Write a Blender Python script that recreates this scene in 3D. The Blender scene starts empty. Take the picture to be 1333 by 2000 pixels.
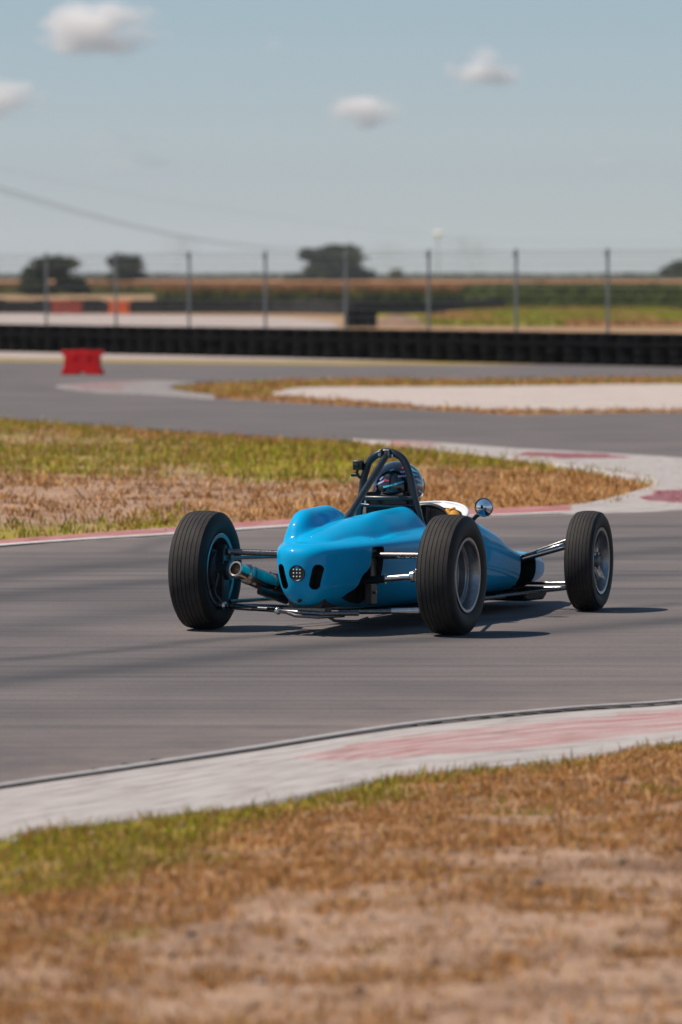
import bpy, bmesh, math, random
import numpy as np
from mathutils import Vector, Matrix
from mathutils.bvhtree import BVHTree

random.seed(7)
rng = np.random.default_rng(11)
scene = bpy.context.scene
col = scene.collection
R = math.radians

# ------------------------------------------------------------------ camera
CAM_H = 1.77                 # metres above the track
FPX = 11111.0                # focal length in photograph pixels (200 mm on 36 mm)
HORIZON = 545.0
PITCH = math.atan((1000.0 - HORIZON) / FPX)
cam_data = bpy.data.cameras.new('camera')
cam_data.sensor_fit = 'VERTICAL'
cam_data.sensor_height = 36.0
cam_data.sensor_width = 24.0
cam_data.lens = 36.0 * FPX / 2000.0
cam_data.clip_start = 0.5
cam_data.clip_end = 60000.0
cam_data.dof.use_dof = True
cam_data.dof.focus_distance = 28.6
cam_data.dof.aperture_fstop = 4.3
cam = bpy.data.objects.new('camera', cam_data)
cam.location = (0, 0, CAM_H)
cam.rotation_euler = (math.pi / 2 - PITCH, 0, 0)
col.objects.link(cam)
scene.camera = cam

# ------------------------------------------------------------------ sky and sun
SUN_EL, SUN_AZ = R(56.0), R(1.0)      # sun stands to the left of the view
sun_vec = Vector((-math.cos(SUN_EL) * math.cos(SUN_AZ), -math.cos(SUN_EL) * math.sin(SUN_AZ), math.sin(SUN_EL)))
world = bpy.data.worlds.new('World')
scene.world = world
world.use_nodes = True
wt = world.node_tree
wt.nodes.clear()
w_out = wt.nodes.new('ShaderNodeOutputWorld')
w_bg = wt.nodes.new('ShaderNodeBackground')
w_sky = wt.nodes.new('ShaderNodeTexSky')
w_sky.sky_type = 'NISHITA'
w_sky.sun_disc = False
w_sky.sun_elevation = SUN_EL
w_sky.sun_rotation = math.atan2(sun_vec.x, sun_vec.y)
w_sky.air_density = 1.0
w_sky.dust_density = 0.12
w_sky.ozone_density = 2.0
w_hsv = wt.nodes.new('ShaderNodeHueSaturation')
w_hsv.inputs['Hue'].default_value = 0.475
w_hsv.inputs['Saturation'].default_value = 0.75
w_tint = wt.nodes.new('ShaderNodeMix'); w_tint.data_type = 'RGBA'; w_tint.blend_type = 'MULTIPLY'
w_tint.inputs['Factor'].default_value = 1.0
w_tint.inputs['B'].default_value = (0.850, 1.0, 1.255, 1)
w_bg.inputs['Strength'].default_value = 0.069
wt.links.new(w_sky.outputs['Color'], w_hsv.inputs['Color'])
wt.links.new(w_hsv.outputs['Color'], w_tint.inputs['A'])
wt.links.new(w_tint.outputs['Result'], w_bg.inputs['Color'])
wt.links.new(w_bg.outputs['Background'], w_out.inputs['Surface'])

sun_data = bpy.data.lights.new('sun', 'SUN')
sun_data.energy = 5.0
sun_data.angle = R(0.5)
sun_data.color = (1.0, 0.885, 0.77)
sun = bpy.data.objects.new('sun', sun_data)
sun.rotation_euler = (-sun_vec).to_track_quat('-Z', 'Y').to_euler()
sun.location = (-20, 0, 30)
col.objects.link(sun)

scene.view_settings.view_transform = 'Standard'
scene.view_settings.look = 'None'
scene.view_settings.exposure = 0.06
scene.view_settings.gamma = 1.0
scene.view_settings.use_curve_mapping = False
scene.cycles.use_denoising = True
scene.cycles.volume_bounces = 12
scene.cycles.max_bounces = 12
scene.render.film_transparent = False


# ------------------------------------------------------------------ small tools
def at(px, py, z=0.0):
    """point of the plane z = const seen at a photograph pixel"""
    cp, sp = math.cos(PITCH), math.sin(PITCH)
    u, v = (px - 666.5) / FPX, (1000.0 - py) / FPX
    dx, dy, dz = u, cp + v * sp, -sp + v * cp
    t = (z - CAM_H) / dz
    return (dx * t, dy * t)


def at_y(px, py, Y):
    """point at world depth Y seen at a photograph pixel"""
    cp, sp = math.cos(PITCH), math.sin(PITCH)
    u, v = (px - 666.5) / FPX, (1000.0 - py) / FPX
    dx, dy, dz = u, cp + v * sp, -sp + v * cp
    t = Y / dy
    return Vector((dx * t, Y, CAM_H + dz * t))


def smooth01(a, b, x):
    t = np.clip((np.asarray(x, float) - a) / (b - a), 0, 1)
    return t * t * (3 - 2 * t)


def _hash(ix, iy, seed):
    n = (ix.astype(np.int64) * 374761393 + iy.astype(np.int64) * 668265263 + seed * 1442695041) & 0x7fffffff
    n = (n ^ (n >> 13)) * 1274126177 & 0x7fffffff
    n = n ^ (n >> 16)
    return (n & 0xffff) / 65535.0


def vnoise(x, y, seed=0):
    x = np.asarray(x, float); y = np.asarray(y, float)
    ix, iy = np.floor(x), np.floor(y)
    fx, fy = x - ix, y - iy
    fx = fx * fx * (3 - 2 * fx); fy = fy * fy * (3 - 2 * fy)
    a = _hash(ix, iy, seed); b = _hash(ix + 1, iy, seed)
    c = _hash(ix, iy + 1, seed); d = _hash(ix + 1, iy + 1, seed)
    return (a * (1 - fx) + b * fx) * (1 - fy) + (c * (1 - fx) + d * fx) * fy


def fbm(x, y, seed=0, oct=4):
    s, a, t = 0.0, 0.5, 0.0
    x = np.asarray(x, float); y = np.asarray(y, float)
    for i in range(oct):
        s = s + a * vnoise(x * 2 ** i + 17.3 * i, y * 2 ** i - 9.1 * i, seed + i)
        t += a
        a *= 0.5
    return s / t


def inside(poly, x, y):
    x = np.asarray(x, float); y = np.asarray(y, float)
    r = np.zeros(x.shape, bool)
    n = len(poly)
    for i in range(n):
        x1, y1 = poly[i]; x2, y2 = poly[(i + 1) % n]
        if y1 == y2:
            continue
        c = ((y1 > y) != (y2 > y)) & (x < (x2 - x1) * (y - y1) / (y2 - y1) + x1)
        r ^= c
    return r


def dist_poly(pts, x, y, closed=False):
    x = np.asarray(x, float); y = np.asarray(y, float)
    d = np.full(x.shape, 1e9)
    n = len(pts)
    for i in range(n if closed else n - 1):
        ax, ay = pts[i]; bx, by = pts[(i + 1) % n]
        vx, vy = bx - ax, by - ay
        L = vx * vx + vy * vy + 1e-12
        t = np.clip(((x - ax) * vx + (y - ay) * vy) / L, 0, 1)
        d = np.minimum(d, np.hypot(x - ax - t * vx, y - ay - t * vy))
    return d


def spline(pts, n):
    """Catmull-Rom through pts, n samples"""
    P = np.array(pts, float)
    P = np.vstack([2 * P[0] - P[1], P, 2 * P[-1] - P[-2]])
    m = len(P) - 3
    out = []
    for k in range(n):
        s = k / (n - 1) * m
        i = min(int(s), m - 1)
        t = s - i
        p0, p1, p2, p3 = P[i:i + 4]
        out.append(0.5 * ((2 * p1) + (-p0 + p2) * t + (2 * p0 - 5 * p1 + 4 * p2 - p3) * t * t + (-p0 + 3 * p1 - 3 * p2 + p3) * t ** 3))
    return np.array(out)


# ------------------------------------------------------------------ materials
def new_mat(name):
    m = bpy.data.materials.new(name)
    m.use_nodes = True
    nt = m.node_tree
    b = nt.nodes['Principled BSDF']
    return m, nt, b


def N(nt, kind, **kw):
    n = nt.nodes.new(kind)
    for k, v in kw.items():
        setattr(n, k, v)
    return n


def noise(nt, scale, detail=4, rough=0.55, vec=None, dist=0.0):
    n = N(nt, 'ShaderNodeTexNoise')
    n.inputs['Scale'].default_value = scale
    n.inputs['Detail'].default_value = detail
    n.inputs['Roughness'].default_value = rough
    n.inputs['Distortion'].default_value = dist
    if vec is not None:
        nt.links.new(vec, n.inputs['Vector'])
    return n


def ramp(nt, fac, stops, interp='LINEAR'):
    r = N(nt, 'ShaderNodeValToRGB')
    r.color_ramp.interpolation = interp
    e = r.color_ramp.elements
    while len(e) < len(stops):
        e.new(0.5)
    for i, (p, c) in enumerate(stops):
        e[i].position = p
        e[i].color = c if len(c) == 4 else (*c, 1)
    nt.links.new(fac, r.inputs['Fac'])
    return r


def mix(nt, fac, a, b, blend='MIX'):
    m = N(nt, 'ShaderNodeMix', data_type='RGBA', blend_type=blend)
    for sock, v in (('Factor', fac), ('A', a), ('B', b)):
        if isinstance(v, (int, float)):
            m.inputs[sock].default_value = v
        elif isinstance(v, tuple):
            m.inputs[sock].default_value = v if len(v) == 4 else (*v, 1)
        else:
            nt.links.new(v, m.inputs[sock])
    return m.outputs['Result']


def mathn(nt, op, a, b=None, c=None):
    m = N(nt, 'ShaderNodeMath', operation=op)
    for i, v in enumerate((a, b, c)):
        if v is None:
            continue
        if isinstance(v, (int, float)):
            m.inputs[i].default_value = v
        else:
            nt.links.new(v, m.inputs[i])
    return m.outputs[0]


def position(nt, scale=(1, 1, 1), rotz=0.0, loc=(0, 0, 0)):
    g = N(nt, 'ShaderNodeNewGeometry')
    mp = N(nt, 'ShaderNodeMapping')
    mp.inputs['Scale'].default_value = scale
    mp.inputs['Rotation'].default_value = (0, 0, rotz)
    mp.inputs['Location'].default_value = loc
    nt.links.new(g.outputs['Position'], mp.inputs['Vector'])
    return mp.outputs['Vector']


def objcoord(nt):
    return N(nt, 'ShaderNodeTexCoord').outputs['Object']


def bump(nt, b, height, strength=0.3, distance=0.01):
    bp = N(nt, 'ShaderNodeBump')
    bp.inputs['Strength'].default_value = strength
    bp.inputs['Distance'].default_value = distance
    nt.links.new(height, bp.inputs['Height'])
    nt.links.new(bp.outputs['Normal'], b.inputs['Normal'])


def plain(name, colour, rough=0.5, metal=0.0, var=0.12, scale=30.0, coat=0.0, bump_s=0.0, spec=None):
    """one-colour material with a little uneven tone and gloss"""
    m, nt, b = new_mat(name)
    n = noise(nt, scale, 5, 0.6, objcoord(nt))
    dark = tuple(c * (1 - var) for c in colour)
    lite = tuple(min(1, c * (1 + var)) for c in colour)
    r = ramp(nt, n.outputs['Fac'], [(0.3, dark), (0.7, lite)])
    nt.links.new(r.outputs['Color'], b.inputs['Base Color'])
    rr = ramp(nt, n.outputs['Fac'], [(0.25, (rough * 0.85,) * 3), (0.75, (min(1, rough * 1.2),) * 3)])
    nt.links.new(rr.outputs['Color'], b.inputs['Roughness'])
    b.inputs['Metallic'].default_value = metal
    b.inputs['Coat Weight'].default_value = coat
    b.inputs['Coat Roughness'].default_value = 0.04
    if spec is not None:
        b.inputs['Specular IOR Level'].default_value = spec
    if bump_s:
        bump(nt, b, n.outputs['Fac'], bump_s, 0.003)
    return m


M = {}
M['paint'] = plain('blue_car_paint', (0.0002, 0.335, 0.63), 0.42, 0.0, 0.05, 6.0, coat=0.42, spec=0.04)
M['white_screen'] = plain('white_plastic', (0.78, 0.80, 0.80), 0.2, 0.0, 0.04, 20, coat=0.5)
M['dark'] = plain('black_interior', (0.004, 0.004, 0.0045), 0.7, 0.0, 0.3, 40)
M['black_tube'] = plain('dark_painted_steel', (0.009, 0.016, 0.021), 0.32, 0.0, 0.25, 40, coat=0.3)
M['chrome'] = plain('bright_metal', (0.62, 0.59, 0.56), 0.18, 1.0, 0.12, 40)
M['steel'] = plain('plated_steel', (0.19, 0.18, 0.175), 0.28, 1.0, 0.25, 60)
M['alloy'] = plain('cast_alloy', (0.30, 0.31, 0.32), 0.32, 0.9, 0.15, 50)
M['alloy_dark'] = plain('dull_cast_alloy', (0.12, 0.13, 0.14), 0.45, 0.8, 0.25, 50)
M['black_plastic'] = plain('black_plastic', (0.012, 0.012, 0.013), 0.35, 0, 0.2, 60)
M['led'] = plain('clear_led_lens', (0.75, 0.75, 0.74), 0.12, 0.0, 0.05, 60)
M['helmet'] = plain('black_gloss_helmet', (0.008, 0.010, 0.014), 0.12, 0.0, 0.2, 12, coat=1.0)
M['cyan'] = plain('cyan_print', (0.06, 0.50, 0.62), 0.2, 0, 0.1, 30, coat=0.8)
M['lilac'] = plain('pale_lilac_print', (0.42, 0.44, 0.66), 0.2, 0, 0.1, 30, coat=0.8)
M['redprint'] = plain('red_print', (0.45, 0.03, 0.06), 0.2, 0, 0.1, 30, coat=0.8)
M['suit'] = plain('dark_race_suit_cloth', (0.02, 0.02, 0.026), 0.85, 0, 0.3, 80, bump_s=0.4)
M['glove'] = plain('orange_and_black_glove', (0.55, 0.26, 0.02), 0.7, 0, 0.3, 120)
M['skin'] = plain('skin', (0.45, 0.27, 0.2), 0.5, 0, 0.08, 60)
M['exhaust'] = plain('polished_exhaust_steel', (0.40, 0.36, 0.32), 0.16, 1.0, 0.3, 14)
M['exhaust_tip'] = plain('straw_tinted_steel', (0.62, 0.50, 0.40), 0.14, 1.0, 0.15, 30)
M['red_plastic'] = plain('red_barrier_plastic', (0.50, 0.008, 0.010), 0.5, 0, 0.2, 8, spec=0.2)
M['orange_plastic'] = plain('orange_barrier_plastic', (0.85, 0.16, 0.04), 0.5, 0, 0.2, 4, spec=0.2)
M['rust_plastic'] = plain('rusty_red_plastic', (0.34, 0.055, 0.025), 0.6, 0, 0.3, 4)
M['galv'] = plain('galvanised_steel', (0.22, 0.24, 0.26), 0.45, 0.6, 0.2, 8)
M['wire'] = plain('fence_wire', (0.16, 0.17, 0.18), 0.5, 0.5, 0.2, 8)
M['cable'] = plain('power_cable', (0.05, 0.05, 0.055), 0.6, 0.2, 0.1, 1)
M['pylon'] = plain('haze_paled_lattice_steel', (0.40, 0.42, 0.44), 0.5, 0.4, 0.1, 1)  # grey steel paled towards the sky, distance haze put into the colour
M['wood_pole'] = plain('weathered_pole', (0.16, 0.12, 0.09), 0.8, 0, 0.3, 3)
M['tank'] = plain('white_tank_paint', (0.75, 0.74, 0.74), 0.5, 0, 0.05, 1)
M['belt'] = plain('grey_rubber_belt', (0.03, 0.029, 0.03), 0.8, 0, 0.3, 3, bump_s=0.4, spec=0.15)
M['bark'] = plain('bark', (0.08, 0.06, 0.045), 0.9, 0, 0.3, 6, bump_s=0.6)
M['mirror_glass'] = plain('mirror_glass', (0.75, 0.78, 0.80), 0.03, 1.0, 0.02, 5)


def mat_rubber(name, base, dusty, rough, spec=0.3):
    m, nt, b = new_mat(name)
    oc = objcoord(nt)
    n = noise(nt, 14, 6, 0.65, oc)
    n2 = noise(nt, 160, 3, 0.6, oc)
    r = ramp(nt, n.outputs['Fac'], [(0.3, base), (0.75, dusty)])
    nt.links.new(r.outputs['Color'], b.inputs['Base Color'])
    b.inputs['Roughness'].default_value = rough
    b.inputs['Specular IOR Level'].default_value = spec
    bump(nt, b, n2.outputs['Fac'], 0.25, 0.002)
    return m


M['tyre'] = mat_rubber('race_tyre_rubber', (0.006, 0.006, 0.0065), (0.012, 0.0115, 0.0115), 0.6)
M['tread'] = mat_rubber('dusty_tread_rubber', (0.017, 0.0152, 0.0146), (0.038, 0.034, 0.032), 0.75)
M['wall_tyre'] = mat_rubber('old_tyre_rubber', (0.0035, 0.0035, 0.004), (0.008, 0.0078, 0.0078), 0.85, 0.08)


def mat_asphalt():
    m, nt, b = new_mat('worn_asphalt')
    rot = -math.atan2(4.3, 3.26)
    fine = noise(nt, 60, 4, 0.7, position(nt))
    blotch = noise(nt, 0.55, 5, 0.55, position(nt))
    streak = noise(nt, 1.0, 6, 0.65, position(nt, (0.05, 2.6, 1), rot))
    streak2 = noise(nt, 1.0, 4, 0.6, position(nt, (0.10, 9.0, 1), rot))
    base = ramp(nt, fine.outputs['Fac'], [(0.25, (0.112, 0.099, 0.095)), (0.75, (0.186, 0.166, 0.159))])
    c = mix(nt, 1.0, base.outputs['Color'], ramp(nt, blotch.outputs['Fac'], [(0.3, (0.76, 0.76, 0.78)), (0.7, (1.14, 1.11, 1.09))]).outputs['Color'], 'MULTIPLY')
    c = mix(nt, 1.0, c, ramp(nt, streak.outputs['Fac'], [(0.32, (0.66, 0.67, 0.70)), (0.52, (1, 1, 1)), (0.8, (1.06, 1.05, 1.04))]).outputs['Color'], 'MULTIPLY')
    c = mix(nt, 1.0, c, ramp(nt, streak2.outputs['Fac'], [(0.3, (0.86, 0.86, 0.87)), (0.6, (1.02, 1.02, 1.02))]).outputs['Color'], 'MULTIPLY')
    # rubber laid down along the racing line, as bands that follow the track
    att = N(nt, 'ShaderNodeAttribute', attribute_name='rubber')
    wob = noise(nt, 1.0, 5, 0.7, position(nt, (0.35, 6.0, 1), rot))
    f = mathn(nt, 'MULTIPLY', att.outputs['Fac'], ramp(nt, wob.outputs['Fac'], [(0.25, (0.4,) * 3), (0.65, (1,) * 3)]).outputs['Color'])
    dust = N(nt, 'ShaderNodeAttribute', attribute_name='dust')
    dn = noise(nt, 3.0, 6, 0.7, position(nt))
    fd = mathn(nt, 'MULTIPLY', dust.outputs['Fac'], ramp(nt, dn.outputs['Fac'], [(0.35, (0,) * 3), (0.7, (1,) * 3)]).outputs['Color'])
    c = mix(nt, fd, c, (0.33, 0.25, 0.20))
    c = mix(nt, f, c, (0.045, 0.045, 0.050))
    nt.links.new(c, b.inputs['Base Color'])
    b.inputs['Roughness'].default_value = 0.85
    b.inputs['Specular IOR Level'].default_value = 0.25
    bump(nt, b, fine.outputs['Fac'], 0.5, 0.004)
    return m


def mat_ground():
    m, nt, b = new_mat('dry_grass_ground')
    att = N(nt, 'ShaderNodeAttribute', attribute_name='lush')
    dry = N(nt, 'ShaderNodeAttribute', attribute_name='straw')
    p = position(nt)
    n1 = noise(nt, 1.6, 6, 0.65, p)
    n2 = noise(nt, 9.0, 6, 0.7, p)
    n3 = noise(nt, 70, 4, 0.7, p)
    soil = ramp(nt, n3.outputs['Fac'], [(0.25, (0.22, 0.137, 0.092)), (0.5, (0.41, 0.268, 0.184)), (0.8, (0.58, 0.405, 0.29))])
    straw = ramp(nt, n3.outputs['Fac'], [(0.25, (0.20, 0.098, 0.034)), (0.55, (0.40, 0.215, 0.082)), (0.85, (0.52, 0.32, 0.15))])
    green = ramp(nt, n3.outputs['Fac'], [(0.25, (0.19, 0.185, 0.014)), (0.55, (0.34, 0.30, 0.028)), (0.85, (0.46, 0.35, 0.065))])
    f1 = mathn(nt, 'ADD', mathn(nt, 'MULTIPLY', n2.outputs['Fac'], 1.1), mathn(nt, 'ADD', mathn(nt, 'MULTIPLY', n1.outputs['Fac'], 0.8), -1.05))
    f1 = mathn(nt, 'ADD', f1, dry.outputs['Fac'])
    f1 = ramp(nt, f1, [(0.06, (0,) * 3), (0.42, (1,) * 3)]).outputs['Color']
    n0 = noise(nt, 2.3, 5, 0.6, position(nt, (1, 1, 1), 0, (31, 7, 0)))
    c = mix(nt, 1.0, soil.outputs['Color'], ramp(nt, n0.outputs['Fac'], [(0.34, (0.56, 0.52, 0.50)), (0.52, (1, 1, 1)), (0.72, (1.12, 1.12, 1.12))]).outputs['Color'], 'MULTIPLY')
    c = mix(nt, f1, c, straw.outputs['Color'])
    f2 = mathn(nt, 'ADD', mathn(nt, 'MULTIPLY', n2.outputs['Fac'], 0.7), mathn(nt, 'ADD', mathn(nt, 'MULTIPLY', n1.outputs['Fac'], 0.7), -0.85))
    f2 = mathn(nt, 'ADD', f2, att.outputs['Fac'])
    f2 = ramp(nt, f2, [(0.14, (0,) * 3), (0.44, (1,) * 3)]).outputs['Color']
    c = mix(nt, f2, c, green.outputs['Color'])
    nt.links.new(c, b.inputs['Base Color'])
    b.inputs['Roughness'].default_value = 0.95
    b.inputs['Specular IOR Level'].default_value = 0.1
    h = mathn(nt, 'ADD', n3.outputs['Fac'], mathn(nt, 'MULTIPLY', n2.outputs['Fac'], 1.5))
    bump(nt, b, h, 0.7, 0.02)
    return m


def mat_kerb(name='worn_painted_kerb', dim=1.0):
    m, nt, b = new_mat(name)
    red = N(nt, 'ShaderNodeAttribute', attribute_name='paint')
    uv = N(nt, 'ShaderNodeUVMap', uv_map='UVMap').outputs['UV']
    mp = N(nt, 'ShaderNodeMapping'); mp.inputs['Scale'].default_value = (1.2, 22, 1)
    nt.links.new(uv, mp.inputs['Vector'])
    st = noise(nt, 1.0, 6, 0.7, mp.outputs['Vector'])
    mp2 = N(nt, 'ShaderNodeMapping'); mp2.inputs['Scale'].default_value = (2.5, 7, 1)
    nt.links.new(uv, mp2.inputs['Vector'])
    st2 = noise(nt, 1.0, 6, 0.65, mp2.outputs['Vector'])
    fine = noise(nt, 90, 3, 0.6, position(nt))
    white = ramp(nt, st.outputs['Fac'], [(0.25, (0.26, 0.235, 0.225)), (0.5, (0.41, 0.38, 0.365)), (0.75, (0.53, 0.50, 0.485))])
    redc = ramp(nt, red.outputs['Fac'], [(0.40, (0.42, 0.085, 0.08)), (0.85, (0.40, 0.050, 0.050)), (1.0, (0.21, 0.028, 0.045))])
    dirt = ramp(nt, st2.outputs['Fac'], [(0.30, (0.55, 0.51, 0.49)), (0.44, (0.86, 0.84, 0.82)), (0.58, (1, 1, 1))])
    mp3 = N(nt, 'ShaderNodeMapping'); mp3.inputs['Scale'].default_value = (0.45, 38, 1)
    nt.links.new(uv, mp3.inputs['Vector'])
    st3 = noise(nt, 1.0, 3, 0.5, mp3.outputs['Vector'])
    scuff = ramp(nt, st3.outputs['Fac'], [(0.30, (0.50, 0.48, 0.48)), (0.42, (1, 1, 1))])
    solid = mathn(nt, 'MAXIMUM', mathn(nt, 'MINIMUM', mathn(nt, 'MULTIPLY', mathn(nt, 'SUBTRACT', red.outputs['Fac'], 0.7), 4.0), 0.75), 0.0)
    worn = ramp(nt, st.outputs['Fac'], [(0.42, (1.0,) * 3), (0.56, (0.12,) * 3)]).outputs['Color']
    w = mathn(nt, 'MULTIPLY', red.outputs['Fac'], mathn(nt, 'MAXIMUM', worn, solid))
    w = mathn(nt, 'MULTIPLY', w, ramp(nt, st2.outputs['Fac'], [(0.35, (1.0,) * 3), (0.7, (0.55,) * 3)]).outputs['Color'])
    w = mathn(nt, 'MINIMUM', mathn(nt, 'MULTIPLY', w, 1.25), 1.0)
    c = mix(nt, w, white.outputs['Color'], redc.outputs['Color'])
    c = mix(nt, 1.0, c, dirt.outputs['Color'], 'MULTIPLY')
    c = mix(nt, 0.8, c, scuff.outputs['Color'], 'MULTIPLY')
    c = mix(nt, 1.0, c, (dim, dim, dim), 'MULTIPLY')
    nt.links.new(c, b.inputs['Base Color'])
    b.inputs['Roughness'].default_value = 0.8
    b.inputs['Specular IOR Level'].default_value = 0.2
    bump(nt, b, fine.outputs['Fac'], 0.4, 0.004)
    return m


def mat_gravel(name, a, bcol):
    m, nt, b = new_mat(name)
    v = N(nt, 'ShaderNodeTexVoronoi'); v.inputs['Scale'].default_value = 22
    nt.links.new(position(nt), v.inputs['Vector'])
    n = noise(nt, 0.9, 5, 0.6, position(nt))
    r = ramp(nt, v.outputs['Color'], [(0.1, a), (0.9, bcol)])
    c = mix(nt, 1.0, r.outputs['Color'], ramp(nt, n.outputs['Fac'], [(0.3, (0.86, 0.84, 0.82)), (0.7, (1.04, 1.03, 1.02))]).outputs['Color'], 'MULTIPLY')
    nt.links.new(c, b.inputs['Base Color'])
    b.inputs['Roughness'].default_value = 0.95
    bump(nt, b, v.outputs['Distance'], 0.6, 0.02)
    return m


def mat_blades(name):
    m, nt, b = new_mat(name)
    a = N(nt, 'ShaderNodeAttribute', attribute_name='tone')
    nt.links.new(a.outputs['Color'], b.inputs['Base Color'])
    b.inputs['Roughness'].default_value = 0.7
    b.inputs['Specular IOR Level'].default_value = 0.15
    # thin leaves let light through
    tr = N(nt, 'ShaderNodeBsdfTranslucent')
    nt.links.new(a.outputs['Color'], tr.inputs['Color'])
    mx = N(nt, 'ShaderNodeMixShader'); mx.inputs['Fac'].default_value = 0.3
    nt.links.new(b.outputs['BSDF'], mx.inputs[1]); nt.links.new(tr.outputs['BSDF'], mx.inputs[2])
    nt.links.new(mx.outputs['Shader'], nt.nodes['Material Output'].inputs['Surface'])
    return m


M['asphalt'] = mat_asphalt()
M['ground'] = mat_ground()
M['kerb'] = mat_kerb()
M['kerb_old'] = mat_kerb('old_grey_kerb', 0.66)
M['gravel'] = mat_gravel('pale_gravel', (0.38, 0.325, 0.295), (0.54, 0.475, 0.435))
M['service'] = mat_gravel('pale_service_road', (0.36, 0.30, 0.275), (0.47, 0.405, 0.37))
M['blades'] = mat_blades('grass_blades')
M['leaves'] = mat_blades('tree_leaves')
M['line'] = plain('worn_white_line', (0.58, 0.56, 0.54), 0.7, 0, 0.2, 12)
M['edge'] = plain('grey_concrete_edge', (0.30, 0.285, 0.28), 0.8, 0, 0.2, 12)
M['joint'] = plain('dark_tar_joint', (0.03, 0.03, 0.032), 0.8, 0, 0.3, 12)


# ------------------------------------------------------------------ mesh building
def link(o, parent=None):
    col.objects.link(o)
    if parent is not None:
        o.parent = parent
    return o


def tag(o, label=None, cat=None, group=None, kind=None):
    if label: o['label'] = label
    if cat: o['category'] = cat
    if group: o['group'] = group
    if kind: o['kind'] = kind
    return o


def empty(name, loc=(0, 0, 0), rz=0.0):
    o = bpy.data.objects.new(name, None)
    o.empty_display_size = 0.2
    o.location = loc
    o.rotation_euler = (0, 0, rz)
    return link(o)


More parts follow.
